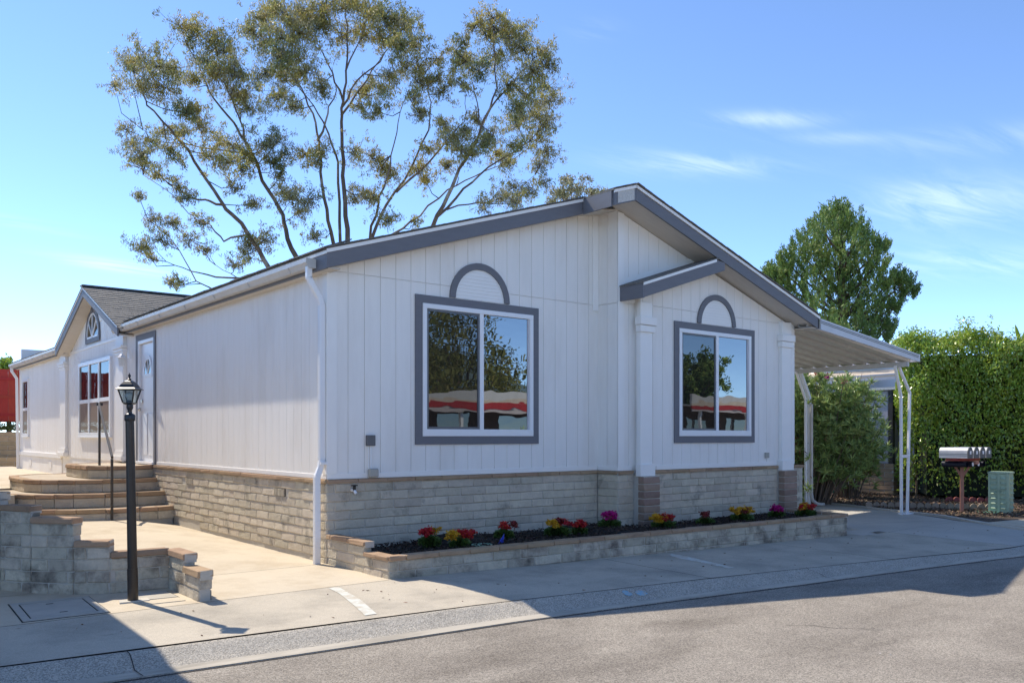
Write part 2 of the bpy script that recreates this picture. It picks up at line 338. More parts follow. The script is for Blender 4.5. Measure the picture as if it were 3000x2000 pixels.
big = MB(); big.add([(-900, -900, -.9), (900, -900, -.9), (900, 900, -.9), (-900, 900, -.9)], [(0, 1, 2, 3)])
tag(big.build('ground', M['grass']), kind='structure')

def frange(a, b, s):
    n = max(1, int(round((b - a)/s))); return [a + (b - a)*i/n for i in range(n+1)]
xs = frange(-40, 60, 1.0)
sheet('street', lambda x: [(-13.6, rz_(x) - .02), (-9, rz_(x) + .03), (-6, rz_(x) + .0), (kedge(x) + .02, rz_(x))], xs, M['asphalt'])
def kprof(x):
    k, zt, zb = kback(x), kz(x), rz_(x)
    return [(kedge(x), zb - .08), (kedge(x), zb + .006), (kedge(x) + .15, zb + .014), (kedge(x) + .24, zb + .045), (k - .07, zt - .018), (k - .02, zt - .002), (k - .006, zt - .004), (k - .006, zt - .06)]
sheet('kerb', kprof, frange(-14, 11.6, .3), M['kerb'])
sheet('kerb', kprof, frange(11.6, 40, 1.0), M['kerb'])
M['pan'] = mat('smooth_gutter_concrete', (.52, .47, .38), (.42, .385, .32), .9, 3, (.4, 2, 1), bump=.3, bscale=90, bdist=.004, stain=(.3, .27, .22), stain_scale=2.2, stain_stretch=(.4, 2, 1), stain_pos=(.48, .7))
sheet('gutter_pan', lambda x: [(kedge(x) + .004, rz_(x) + .0095), (kedge(x) + .13, rz_(x) + .0175)], frange(-14, 40, .3), M['pan'])
# dark bed under the joints
sheet('joint_bed', lambda x: [(kback(x) - .03, gz(x, kback(x)) - .012), (-1.5, gz(x, -1.5) - .012), (-1.0, gz(x, -1.0) - .012), (-.005, gz(x, -.01) - .012)], frange(-14, 13, .5), M['joint'])

def slab(name, quad, m, label=None):
    """concrete slab following the ground; quad = 4 ground corners (ccw)"""
    b = MB(); n = 8; k = 8
    P = [Vector((q[0], q[1], 0)) for q in quad]
    for i in range(n+1):
        for j in range(k+1):
            u, v = i/n, j/k
            p = P[0]*(1-u)*(1-v) + P[1]*u*(1-v) + P[2]*u*v + P[3]*(1-u)*v
            b.v.append((p.x, p.y, gz(p.x, p.y)))
    for i in range(n):
        for j in range(k):
            a = i*(k+1) + j; b.f.append((a, a+k+1, a+k+2, a+1))
    me = b.mesh(name); o = link(name, me, m)
    for p in me.polygons: p.use_smooth = True
    o['kind'] = 'structure'; return o

g = .006
cuts = [-14, -10.5, -7.2, -4.1, -.05]
def ybackw(x): return -1.47 + (0 if x < 0 else -.041*x)
# pavement slabs
for a, b_ in zip(cuts[:-1], cuts[1:]):
    gb = 0 if b_ == -.05 else g
    slab('sidewalk', [(a+g, kback(a)+g), (b_-gb, kback(b_)+g), (b_-gb, ybackw(b_)-g), (a+g, ybackw(a)-g)], M['walk'])
cuts2 = [-.05, 3.0, 6.3, 9.4]
for a, b_ in zip(cuts2[:-1], cuts2[1:]):
    ga_ = 0 if a == -.05 else g
    slab('sidewalk', [(a+ga_, kback(a)+g), (b_-g, kback(b_)+g), (b_-g, -1.0), (a+ga_, -1.0)], M['walk'])
# driveway to the right
slab('driveway', [(9.4+g, kback(9.4)+g), (11.35, kback(11.35)+g), (12.05, -1.9), (9.4+g, -1.9)], M['drive'])
slab('driveway', [(8.6, -1.9+g), (12.05, -1.9+g), (12.95, -.2), (8.6, -.2)], M['drive'])
slab('driveway', [(8.6, -.2+g), (12.95, -.2+g), (13.9, 2.6), (8.6, 2.6)], M['drive'])
slab('driveway', [(8.6, 2.6+g), (13.9, 2.6+g), (15.0, 22), (8.6, 22)], M['drive'])
# lower patio
slab('patio', [(-7, -1.47+g), (-.0, -1.47+g), (0.1, -.02-g), (-7, -.02-g)], M['patio'])
slab('patio', [(-7, -.02+g), (0.1, -.02+g), (0.1, 5.9), (-7, 5.9)], M['patio'])
# upper patio by the steps and beyond
b = MB(); b.prism([(-8, 6.5, .2), (-2.2, 6.5, .2), (-2.2, 8.6, .2), (.1, 9.4, .2), (.1, 21.5, .2), (-8, 21.5, .2)], (0, 0, .345)); b.build('upper_patio', M['patio'])['kind'] = 'structure'
# driveway edge kerb on the right
ek = [(14.3, 5.0), (13.85, 2.3), (13.55, 1.2), (13.2, .43), (12.9, -.55), (12.62, -1.3), (12.1, -2.1), (11.75, -2.75), (11.45, -3.4), (11.3, -4.0)]
b = MB()
for (x0, y0), (x1, y1) in zip(ek[:-1], ek[1:]):
    d = Vector((x1-x0, y1-y0, 0)).normalized(); nrm = Vector((d.y, -d.x, 0))*-.055
    A = Vector((x0, y0, gz(x0, y0))); B = Vector((x1, y1, gz(x1, y1)))
    b.prism([A - nrm - Vector((0, 0, .05)), A + nrm - Vector((0, 0, .05)), A + nrm + Vector((0, 0, .035)), A - nrm + Vector((0, 0, .035))], B - A)
M['edgekerb'] = mat('pale_kerb', (.58, .54, .46), (.5, .46, .39), .85, 5)
b.build('driveway_kerb', M['edgekerb'])['kind'] = 'structure'
# garden bed right of the driveway
b = MB()
pts = [(14.35, 6), (13.9, 2.3), (13.6, 1.2), (13.25, .43), (12.95, -.55), (12.67, -1.3), (12.15, -2.1), (11.95, -2.45), (16, -3.0), (40, -3.0), (40, 6)]
b.prism([(x, y, -.25) for x, y in pts], (0, 0, .165)); b.build('garden_bed', M['dirt'])['kind'] = 'structure'
b = MB(); pts = [(11.95, -2.45), (11.5, -3.35), (11.4, -3.95), (16, -4.2), (40, -5.0), (40, -3.0), (16, -3.0)]
b.prism([(x, y, -.25) for x, y in pts], (0, 0, .172)); b.build('right_sidewalk', M['patio'])['kind'] = 'structure'

# ------------------------------------------------------------------ block laying
_bm = {}
def block_mesh(Ln, H, T, var, m):
    key = (round(Ln, 2), round(H, 3), round(T, 2), var, m.name)
    if key in _bm: return _bm[key]
    rnd = random.Random(hash(key[:4]) & 0xffff); b = MB(); b.box((0, 0, 0), (key[0], key[2], key[1]))
    me = b.mesh('block'); bm = bmesh.new(); bm.from_mesh(me)
    bmesh.ops.bevel(bm, geom=list(bm.edges), offset=min(.009, H*.15), segments=1, affect='EDGES')
    for v in bm.verts:
        mid = .006*math.sin(math.pi*min(1, max(0, v.co.x/key[0])))
        if v.co.y < key[2]*.5: v.co.y -= mid*.6 + rnd.uniform(-.004, .004) + (.004 if v.co.z < key[1]*.5 else 0)
        v.co.x += rnd.uniform(-.004, .004); v.co.z += rnd.uniform(-.0035, .0035)
    bm.to_mesh(me); bm.free(); me.materials.append(m); _bm[key] = me; return me

def put_block(name, p, ang, Ln, H, T, m, parent, var=None):
    me = block_mesh(Ln, H, T, random.randrange(4) if var is None else var, m)
    o = bpy.data.objects.new(name, me); col.objects.link(o)
    o.location = p; o.rotation_euler = (0, 0, ang); o.parent = parent; o.matrix_parent_inverse = Matrix.Translation(-Vector(parent.location)); return o

def course_wall(parent, p0, p1, ztop, nc, m, BL=.405, H=.109, T=.1, gap=.0075, name='block', proud=0.0, offs=None, zground=None, skip=None, jit=.002, mortar=True, phase=0.0, core=.007):
    """blocks laid from p0 to p1, outer face on the line, seen from the right-hand side of the direction p0->p1"""
    p0 = Vector((p0[0], p0[1], 0)); p1 = Vector((p1[0], p1[1], 0)); d = (p1 - p0).normalized(); Ltot = (p1 - p0).length
    ang = math.atan2(d.y, d.x); n = Vector((d.y, -d.x, 0))
    for c in range(nc):
        z = ztop - (c+1)*H
        s = -BL + ((BL/2 if c % 2 else BL) + phase) % BL
        if s > 0: s -= BL
        while s < Ltot - .03:
            a = max(0, s); e = min(Ltot, s + BL)
            if e - a > .05:
                mid = p0 + d*(a+e)/2
                if zground is None or z + H*.6 > zground(mid.x, mid.y):
                    if not (skip and skip(c, (a+e)/2)):
                        q = p0 + d*(a + gap/2) + n*(proud + random.uniform(-jit, jit)); q.z = z + gap*.4
                        put_block(name, q, ang, e - a - gap, H - gap*.8, T, m, parent)
            s += BL
    if mortar:
        b = MB(); q0 = p0 - n*core + d*.004; q1 = p1 - n*core - d*.004; b.prism([(q0.x, q0.y, ztop - nc*H - .02), (q1.x, q1.y, ztop - nc*H - .02), (q1.x, q1.y, ztop - .006), (q0.x, q0.y, ztop - .006)], -n*(T*.8))
        b.build('mortar', M['mortar'], parent)

def caps(parent, p0, p1, z, m, BL=.405, H=.055, T=.12, proud=.02, name='cap_block', gap=.008, phase=0):
    course_wall(parent, p0, p1, z + H, 1, m, BL, H, T, gap, name, proud, mortar=True, phase=phase, core=.006 + .0)

# ------------------------------------------------------------------ THE HOUSE
house = empty('manufactured_home', (4.3, 5, 0), 'white single-storey home with grey trim and low gables above a block skirting', 'house')
RX, RZ = 4.30, 5.005; S0 = .3127
def roofz(x): return RZ - S0*abs(x - RX) if x < RX else RZ - .3135*(x - RX)

def boards(p0, d2, nrm, s0, s1, zb, ztf, openings, pitch=.2205, phase=.0345, th=.014, name='siding_board', breaks=()):
    """vertical grooved boards; point = p0 + d2*s ; ztf(s) -> top"""
    p0 = Vector((*p0, 0)); d2 = Vector((*d2, 0)); nrm = Vector((*nrm, 0))
    e = [s0, s1]
    k = math.floor((s0 - phase)/pitch)
    while phase + k*pitch < s1:
        if phase + k*pitch > s0 + .02: e.append(phase + k*pitch)
        k += 1
    grooves = set(round(x, 5) for x in e)
    for (a, b_, z0, z1) in openings: e += [x for x in (a, b_) if s0 < x < s1]
    e += [x for x in breaks if s0 < x < s1]
    e = sorted(set(round(x, 5) for x in e)); e2 = [e[0]]
    for x in e[1:]:
        if x - e2[-1] > .012: e2.append(x)
    for a, c in zip(e2[:-1], e2[1:]):
        ga = .0014 if a in grooves else 0; gc = .0014 if c in grooves else 0
        mid = (a + c)/2; spans = [(zb, None)]
        for (oa, ob, z0, z1) in openings:
            if oa < mid < ob:
                spans = [(zb, z0), (z1, None)] if z0 > zb else [(z1, None)]
        for (z0, z1) in spans:
            za, zc_ = (ztf(a), ztf(c)) if z1 is None else (z1, z1)
            if z1 is None and min(za, zc_) <= z0 + .01: za = max(za, z0 + .002); zc_ = max(zc_, z0 + .002)
            P = lambda s, z, o: p0 + d2*s + nrm*o + Vector((0, 0, z))
            b = MB(); i = .003
            b.add([P(a+ga, z0, 0), P(c-gc, z0, 0), P(c-gc, zc_, 0), P(a+ga, za, 0),
                   P(a+ga+(i if ga else 0), z0, th), P(c-gc-(i if gc else 0), z0, th), P(c-gc-(i if gc else 0), zc_, th), P(a+ga+(i if ga else 0), za, th)],
                  [(0, 3, 2, 1), (4, 5, 6, 7), (0, 1, 5, 4), (1, 2, 6, 5), (2, 3, 7, 6), (3, 0, 4, 7)])
            b.build(name, M['siding'], house)

SEAM = 3.437
BAY = -.42; WB = -.50
# front, left part X 0..4.43 at Y=0
w1 = (1.26, 3.17, 1.46, 3.20)
boards((0, 0), (1, 0), (0, -1), 0.0, 4.43, .99, lambda s: SEAM - .004, [w1])
boards((0, 0), (1, 0), (0, -1), 0.0, 4.43, SEAM + .004, lambda s: roofz(s) - .2, [(1.88, 2.55, SEAM, 3.60)])
MB().prism([(0, .001, .9), (4.43, .001, .9), (4.43, .001, roofz(4.3) - .15), (4.3, .001, roofz(4.3) - .12), (0, .001, roofz(0) - .1)], (0, .1, 0)).build('wall', M['siding'], house)
# return face X=4.43
for a, c in ((-.42, -.21), (-.21, 0)):
    MB().box((4.43 - .014, a + .004, .99), (4.43, c - .004, SEAM - .004)).build('siding_board', M['siding'], house)
    MB().box((4.43 - .014, a + .004, SEAM + .004), (4.43, c - .004, 4.98)).build('siding_board', M['siding'], house)
MB().box((4.434, -.40, .9), (4.53, .01, 4.93)).build('wall', M['siding'], house)
MB().box((4.30, -.035, 3.35), (4.412, -.016, 4.83)).build('corner_trim', M['white'], house)
# bay front Y=-.42, X 4.43..8.72
boards((0, BAY), (1, 0), (0, -1), 4.43, 5.0, .99, lambda s: SEAM - .004, [], phase=4.41)
boards((0, BAY), (1, 0), (0, -1), 4.43, 8.72, SEAM + .004, lambda s: roofz(s) - .2, [], phase=4.41)
MB().prism([(4.43, BAY + .001, .9), (8.72, BAY + .001, .9), (8.72, BAY + .001, roofz(8.72) - .13), (4.44, BAY + .001, roofz(4.44) - .13)], (0, .1, 0)).build('wall', M['siding'], house)
# window bay Y=-.5, X 4.72..8.72, up to small gable
SGX, SGZ = 6.35, 4.17                       # top of the small front gable where it meets the main rake
def smallz(x): return min(4.19 - .325*(6.08 - x) if x < 6.3 else 9, roofz(x) - .02)
w2 = (5.62, 7.50, 1.46, 3.19)
boards((0, WB), (1, 0), (0, -1), 4.80, 8.72, .99, lambda s: SEAM - .004, [w2], phase=4.85)
boards((0, WB), (1, 0), (0, -1), 4.80, 8.72, SEAM + .004, lambda s: smallz(s) - .2, [(6.26, 6.89, SEAM, 3.57)], phase=4.85, breaks=(6.3,))
MB().prism([(4.80, WB + .001, .9), (8.72, WB + .001, .9), (8.72, WB + .001, roofz(8.72) - .2), (6.3, WB + .001, 4.1), (4.80, WB + .001, 3.6)], (0, .06, 0)).build('wall', M['siding'], house)
MB().box((4.80, WB, .99), (4.786, BAY, 3.6)).build('siding_board', M['siding'], house)
# right side wall
MB().box((8.62, -.40, .9), (8.72, 19.3, 3.45)).build('wall', M['siding'], house)
MB().box((8.722, -.50, .99), (8.74, .8, 3.45)).build('siding_board', M['siding'], house)
# side wall X=0, looking from -X: s = Y
dr = (6.60, 7.56, .99, 3.25); trw = (9.5, 12.0, 1.56, 3.04); sw = (18.03, 18.76, 1.55, 3.03); aw = (10.36, 11.46, 3.60, 4.1)
boards((0, 0), (0, 1), (-1, 0), 0.0, 19.3, .99, lambda s: 3.44, [dr, trw, sw], phase=.02)
MB().box((.001, 0.003, .1), (.11, 6.6, 3.5)).build('wall', M['siding'], house)
MB().box((.001, 7.56, .1), (.11, 19.3, 3.5)).build('wall', M['siding'], house)
MB().box((.001, 6.6, 3.25), (.11, 7.56, 3.5)).build('wall', M['siding'], house)
MB().box((.3, 0.2, .05), (8.5, 19.2, 3.3)).build('inner_wall', M['joint'], house)
MB().box((.0, 19.2, .05), (8.7, 19.3, 4.0)).build('wall', M['siding'], house)
# base strips
def strip(a, b_): MB().box(a, b_).build('base_trim', M['white'], house, bevel=.003)
strip((-.024, -.024, .985), (4.40, -.0145, 1.05)); strip((-.024, .0, .985), (-.0145, 6.45, 1.04))
strip((4.404, -.434, .985), (4.415, -.03, 1.05)); strip((4.404, -.446, .985), (4.70, -.4345, 1.05)); strip((5.14, -.526, .985), (8.22, -.5145, 1.05))
# corner boards
MB().box((-.028, -.028, 1.05), (.10, -.0145, 3.42)).build('corner_trim', M['white'], house)
MB().box((-.028, -.0135, 1.04), (-.0145, .09, 3.42)).build('corner_trim', M['white'], house)
MB().box((8.66, -.526, 1.0), (8.752, -.5145, 3.45)).build('corner_trim', M['white'], house)
MB().box((4.405, -.446, 1.05), (4.53, -.4345, 4.75)).build('corner_trim', M['white'], house)
# pilasters on the window bay
for (x0, x1) in ((4.70, 5.02), (8.26, 8.60)):
    b = MB(); b.box((x0 + .03, WB - .085, .905), (x1 - .03, WB - .0145, 3.46)); b.build('pilaster', M['white'], house, bevel=.004)
    b = MB(); b.box((x0 - .0, WB - .115, 3.02), (x1, WB - .016, 3.12)); b.box((x0 - .02, WB - .135, 3.124), (x1 + .02, WB - .017, 3.24)); b.build('pilaster_capital', M['white'], house, bevel=.006)
    b = MB(); b.box((x0 - .0, WB - .115, .90), (x1, WB - .0165, 1.08)); b.build('pilaster_base', M['white'], house, bevel=.005)

# roof
OV = -.165
def rakeboard(x0, x1, yf, zf, h, th=.03):
    b = MB(); b.prism([(x0, yf, zf(x0) - h), (x1, yf, zf(x1) - h), (x1, yf, zf(x1)), (x0, yf, zf(x0))], (0, th, 0)); b.build('fascia_board', M['grey'], house, bevel=.003)
rz = lambda x: roofz(x)
rakeboard(OV, 3.83, -.30, rz, .205); rakeboard(3.86, RX - .001, -.90, rz, .205); rakeboard(RX + .001, 8.93, -.90, rz, .205)
b = MB(); b.box((3.83, -.30, rz(3.84) - .21), (3.86, -.87, rz(3.84) - .003)); b.build('fascia_board', M['grey'], house)
b = MB(); b.prism([(3.93, -.905, rz(3.93) - .185), (4.26, -.905, rz(4.26) - .19), (4.26, -.905, rz(4.26) - .025), (3.93, -.905, rz(3.93) - .03)], (0, .004, 0))
M['peel'] = mat('flaking_white_paint', (.62, .6, .56), (.5, .48, .44), .7, 30, bump=1, bscale=40, bdist=.01); b.build('peeling_patch', M['peel'], house, label='patch of flaking white paint at the gable peak')
# side fascia
MB().box((OV, -.27, 3.405), (OV + .03, 8.2, 3.598)).build('fascia_board', M['grey'], house)
MB().box((OV, 13.0, 3.405), (OV + .03, 19.4, 3.598)).build('fascia_board', M['grey'], house)
# roof decks with shingle skin
def deck(x0, x1, y0, y1, zf, name='roof'):
    b = MB(); b.prism([(x0, y0, zf(x0) + .002), (x1, y0, zf(x1) + .002), (x1, y0, zf(x1) + .026), (x0, y0, zf(x0) + .026)], (0, y1 - y0, 0)); return b
deck(OV - .02, RX - .002, -.315, 7.9, rz).build('roof', M['shingle'], house); deck(.12, RX - .002, 7.901, 13.1, rz).build('roof', M['shingle'], house); deck(OV - .02, RX - .002, 13.101, 19.5, rz).build('roof', M['shingle'], house)
deck(3.84, RX - .003, -.915, -.317, rz).build('roof', M['shingle'], house)
deck(RX + .002, 8.95, -.915, 19.5, rz).build('roof', M['shingle'], house)
def edge(x0, x1, y, zf):
    b = MB(); b.prism([(x0, y, zf(x0) - .03), (x1, y, zf(x1) - .03), (x1, y, zf(x1) + .012), (x0, y, zf(x0) + .012)], (0, .014, 0)); b.build('drip_edge', M['white'], house)
edge(OV - .01, 3.84, -.3155 - .0, rz); edge(3.85, RX - .005, -.9165, rz); edge(RX + .005, 8.94, -.9165, rz)
MB().box((OV - .012, -.30, 3.57), (OV - .001, 7.9, 3.612)).build('drip_edge', M['white'], house); MB().box((OV - .012, 13.1, 3.57), (OV - .001, 19.4, 3.612)).build('drip_edge', M['white'], house)
# shingle tabs along the edges (uneven lip)
b = MB(); r_ = random.Random(3); y = -.33
while y < 7.8:
    l = r_.uniform(.28, .34); b.prism([(OV - .045 - r_.uniform(0, .012), y, 3.622), (OV + .3, y, 3.76), (OV + .3, y + l, 3.76), (OV - .045 - r_.uniform(0, .012), y + l, 3.622)], (0, 0, .012 + r_.uniform(0, .006))); y += l + .006
b.build('shingle_course', M['shingle'], house)
for (x0, x1, yy) in ((OV, 3.84, -.335), (3.84, RX, -.935), (RX, 8.9, -.935)):
    x = x0; b = MB()
    while x < x1 - .05:
        l = min(r_.uniform(.13, .16), x1 - x); zz = rz(x + l/2); dz = rz(x + l) - rz(x)
        b.prism([(x, yy - r_.uniform(0, .01), rz(x) + .027), (x + l - .004, yy - r_.uniform(0, .01), rz(x) + .027 + dz), (x + l - .004, yy + .25, rz(x) + .027 + dz), (x, yy + .25, rz(x) + .027)], (0, 0, .010 + r_.uniform(0, .006))); x += l
    b.build('shingle_course', M['shingle'], house)
# soffits
M['soffit'] = mat('soffit_paint', (.62, .57, .50), (.56, .51, .45), .7, 3, (1, 5, 1))
def soffit(x0, x1, y0, y1, zf, h=.2):
    b = MB(); b.prism([(x0, y0, zf(x0) - h), (x1, y0, zf(x1) - h), (x1, y0, zf(x1) - h + .02), (x0, y0, zf(x0) - h + .02)], (0, y1 - y0, 0)); b.build('soffit', M['soffit'], house)
soffit(-.02, 3.83, -.27, -.0, rz, .19); soffit(3.86, RX, -.87, -.42, rz, .19); soffit(RX, 8.9, -.87, -.42, rz, .19); soffit(3.9, 4.43, -.42, 0, rz, .185)
MB().box((OV + .03, -.27, 3.41), (0.02, 8.2, 3.425)).build('soffit', M['soffit'], house); MB().box((OV + .03, 13.0, 3.41), (0.02, 19.4, 3.425)).build('soffit', M['soffit'], house)
MB().box((8.72, -.87, 3.36), (8.9, 19.4, 3.375)).build('soffit', M['soffit'], house)
MB().box((8.9, -.9, 3.35), (8.93, 19.4, 3.55)).build('fascia_board', M['aluface'], house)
# small front gable: fascia, return and roof wedge
sz = lambda x: 4.19 - .325*(6.08 - x)
b = MB(); b.prism([(4.47, -.90, sz(4.47) - .205), (6.30, -.90, sz(6.30) - .205), (6.30, -.90, roofz(6.30) - .205), (6.10, -.90, sz(6.10)), (4.47, -.90, sz(4.47))], (0, .03, 0)); b.build('fascia_board', M['grey'], house, bevel=.003)
MB().box((4.44, -.90, sz(4.44) - .205), (4.468, -.425, sz(4.44) - .0)).build('fascia_board', M['grey'], house)
b = MB(); b.prism([(4.43, -.915, sz(4.43) + .003), (6.14, -.915, sz(6.14) + .003), (6.14, -.915, sz(6.14) + .028), (4.43, -.915, sz(4.43) + .028)], (0, .49, 0)); b.build('roof', M['shingle'], house)
b = MB(); b.prism([(4.44, -.917, sz(4.44) - .03), (6.08, -.917, sz(6.08) - .03), (6.08, -.917, sz(6.08) + .01), (4.44, -.917, sz(4.44) + .01)], (0, .012, 0)); b.build('drip_edge', M['white'], house)
b = MB(); b.prism([(4.47, -.87, sz(4.47) - .2), (6.3, -.87, sz(6.3) - .2), (6.3, -.87, sz(6.3) - .18), (4.47, -.87, sz(4.47) - .18)], (0, .37, 0)); b.build('soffit', M['soffit'], house)
b = MB(); b.prism([(4.46, -.436, sz(4.46) + .03), (6.2, -.436, sz(6.2) + .03), (6.2, -.436, sz(6.2) + .10), (4.46, -.436, sz(4.46) + .10)], (0, .003, 0)); b.build('flashing', M['white'], house)

# gutter
def gutter(y0, y1, X=OV):
    prof = [(X - .002, 3.545), (X - .002, 3.44), (X - .085, 3.44), (X - .105, 3.475), (X - .125, 3.50), (X - .128, 3.545), (X - .118, 3.545), (X - .116, 3.508), (X - .08, 3.452), (X - .012, 3.452), (X - .012, 3.545)]
    b = MB(); b.prism([(x, y0, z) for x, z in prof], (0, y1 - y0, 0)); g_ = b.build('gutter', M['alu'], house)
    for yy in (y0 - .003, y1):
        MB().prism([(X - .003, yy, 3.545), (X - .003, yy, 3.437), (X - .086, yy, 3.437), (X - .13, yy, 3.50), (X - .13, yy, 3.547)], (0, .003, 0)).build('end_cap', M['alu'], g_)
    y = y0 + .5
    while y < y1:
        MB().bar((X - .131, y, 3.50), (X - .09, y, 3.437), .012).build('gutter_strap', M['alu'], g_); y += 1.25
    return g_
gutter(-.03, 8.35); gutter(13.0, 19.45)
def downspout(pts, parent=house):
    b = MB(); w_, d_ = .07, .055
    k0 = 0
    for i, (p, q) in enumerate(zip(pts[:-1], pts[1:])):
        p = Vector(p); q = Vector(q); dd = (q - p).normalized()
        b.bar(p - dd*.008, q + dd*.008, w_, d_, up=(0, 1, 0) if abs(dd.z) > .5 else (0, 0, 1))
    o = b.build('downspout', M['vinyl'], parent, bevel=.008)
    bb = MB()
    for (p, q) in zip(pts[:-1], pts[1:]):
        p = Vector(p); q = Vector(q)
        if (q - p).length > .8 and abs(p.x - q.x) < .02:
            for off in (-.02, 0, .02):
                bb.box((p.x - .040, p.y + off - .005 - .0, min(p.z, q.z)), (p.x - .028, p.y + off + .005, max(p.z, q.z)))
    if bb.v: bb.build('rib', M['vinyl'], o)
    return o
downspout([(-.235, .02, 3.45), (-.235, .02, 3.33), (-.20, .02, 3.26), (-.10, .03, 3.12), (-.065, .03, 3.02), (-.065, .03, 1.22), (-.085, .03, 1.12), (-.13, .02, 1.02), (-.13, .02, .0)])
MB().box((-.105, -.03, 1.16), (-.015, .075, 1.19)).build('downspout_strap', M['vinyl'], house)
downspout([(-.23, 19.3, 3.45), (-.23, 19.3, 3.35), (-.1, 19.33, 3.15), (-.07, 19.33, .5)])

# windows on the front
def slider(X0, X1, Z0, Z1, Y, arch_c, arch_r):
    w_ = empty('window', ((X0+X1)/2, Y, Z0)); w_.parent = house; w_.matrix_parent_inverse = Matrix.Translation(-Vector(house.location))
    def part(b, name, m, **kw):
        o = b.build(name, m, None, **kw); o.parent = w_
        o.matrix_parent_inverse = Matrix.Translation(-Vector(w_.location)); return o
    y = Y - .0145; t = .105
    for a, c in (((X0, y-.022, Z0), (X1, y, Z0+t)), ((X0, y-.022, Z1-t), (X1, y, Z1)), ((X0, y-.021, Z0+t), (X0+t, y, Z1-t)), ((X1-t, y-.021, Z0+t), (X1, y, Z1-t))):
        part(MB().box(a, c), 'trim_board', M['grey'])
    x0, x1, z0, z1 = X0+t, X1-t, Z0+t, Z1-t; f = .062
    b = MB()
    for a, c in (((x0, y-.035, z0), (x1, Y+.06, z0+f+.03)), ((x0, y-.035, z1-f), (x1, Y+.06, z1)), ((x0, y-.034, z0+f+.03), (x0+f, Y+.06, z1-f)), ((x1-f, y-.034, z0+f+.03), (x1, Y+.06, z1-f))): b.box(a, c)
    part(b, 'frame', M['vinyl'], bevel=.004)
    xm = (x0 + x1)/2 + .015; zi0, zi1 = z0+f+.03, z1-f
    part(MB().box((xm-.03, y-.03, zi0), (xm+.035, Y+.03, zi1)), 'mullion', M['vinyl'], bevel=.003)
    b = MB(); sf = .03
    for a, c in (((x0+f, y-.022, zi0), (xm-.032, y-.008, zi0+sf)), ((x0+f, y-.022, zi1-sf), (xm-.032, y-.008, zi1)), ((x0+f, y-.0215, zi0+sf), (x0+f+sf, y-.008, zi1-sf)), ((xm-.032-sf, y-.0215, zi0+sf), (xm-.032, y-.008, zi1-sf))): b.box(a, c)
    part(b, 'screen_frame', M['greymetal'])
    part(MB().box((x0+f+sf, y-.012, zi0+sf), (xm-.032-sf, y-.008, zi1-sf)), 'insect_screen', M['screen'])
    part(MB().box((xm+.037, y-.002, zi0), (x1-f, y+.004, zi1)), 'pane', M['glass'])
    b = MB(); b.box((x1-f-.03, y-.009, zi0), (x1-f-.001, y-.003, zi1)); part(b, 'sash_edge', M['aluface'])
    # half-round ornament
    n = 20; cx, cz = arch_c, Z1 + .012; ro, ri = arch_r, arch_r - .088
    b = MB(); outer = []; inner = []
    for i in range(n):
        a0, a1 = math.pi*i/n, math.pi*(i+1)/n
        q = lambda r, a: (cx + r*math.cos(a), y, cz + r*math.sin(a))
        b.prism([q(ri, a0), q(ro, a0), q(ro, a1), q(ri, a1)], (0, -.028, 0))
    part(b, 'arch_trim', M['grey'])
    ns = 9; h = ri/ns
    for i in range(ns):
        za, zb = i*h, (i+1)*h - .001
        ha = math.sqrt(max(0, (ri+.004)**2 - za**2)); hb = math.sqrt(max(0, (ri+.004)**2 - zb**2))
        part(MB().add([(cx-ha, y-.009, cz+za), (cx+ha, y-.009, cz+za), (cx+hb, y-.006, cz+zb), (cx-hb, y-.006, cz+zb), (cx-ha, y+.006, cz+za), (cx+ha, y+.006, cz+za), (cx+hb, y+.006, cz+zb), (cx-hb, y+.006, cz+zb)],
             [(0, 1, 2, 3), (0, 4, 5, 1), (3, 2, 6, 7), (0, 3, 7, 4), (1, 5, 6, 2)]), 'louvre_slat', M['white'])
slider(1.192, 3.235, 1.385, 3.283, 0, 2.214, .495)
slider(5.545, 7.575, 1.385, 3.255, WB, 6.575, .485)

# door on the side wall
dz0, dz1 = 1.00, 3.22
b = MB(); b.box((-.035, 6.50, 1.0), (-.0145, 6.60, 3.35)); b.box((-.035, 7.56, 1.0), (-.0145, 7.67, 3.35)); b.box((-.034, 6.60, 3.24), (-.0145, 7.56, 3.35)); b.build('door_trim', M['grey'], house)
b = MB(); b.box((-.03, 6.60, 1.03), (.06, 6.65, 3.24)); b.box((-.03, 7.51, 1.03), (.06, 7.56, 3.24)); b.box((-.03, 6.65, 3.18), (.06, 7.51, 3.24)); b.box((-.06, 6.58, .985), (.06, 7.58, 1.03)); b.build('door_frame', M['vinyl'], house, bevel=.003)
dob = MB().box((.02, 6.66, 1.035), (.06, 7.50, 3.175)).build('door', M['door'], house)
b = MB(); b.box((.008, 6.78, 1.15), (.0195, 7.04, 1.9)); b.box((.008, 7.12, 1.15), (.0195, 7.38, 1.9)); b.build('door_panel', M['door'], dob, bevel=.006)
b = MB()
for i in range(14):
    a0, a1 = math.pi*i/14, math.pi*(i+1)/14; q = lambda r, a: (.006, 7.08 + r*math.cos(a), 2.62 + r*1.3*math.sin(a))
    b.prism([q(.20, a0), q(.26, a0), q(.26, a1), q(.20, a1)], (.013, 0, 0))
b.box((.006, 6.82, 2.56), (.019, 7.34, 2.62)); b.build('fan_light_frame', M['door'], dob)
b = MB(); b.prism([(.012, 7.08 + .2*math.cos(math.pi*i/10), 2.62 + .26*math.sin(math.pi*i/10)) for i in range(11)], (.005, 0, 0)); b.build('fan_light_pane', M['glass'], dob)
b = MB()
for a in (math.pi*.25, math.pi*.5, math.pi*.75): b.bar((.009, 7.08, 2.62), (.009, 7.08 + .2*math.cos(a), 2.62 + .26*math.sin(a)), .014)
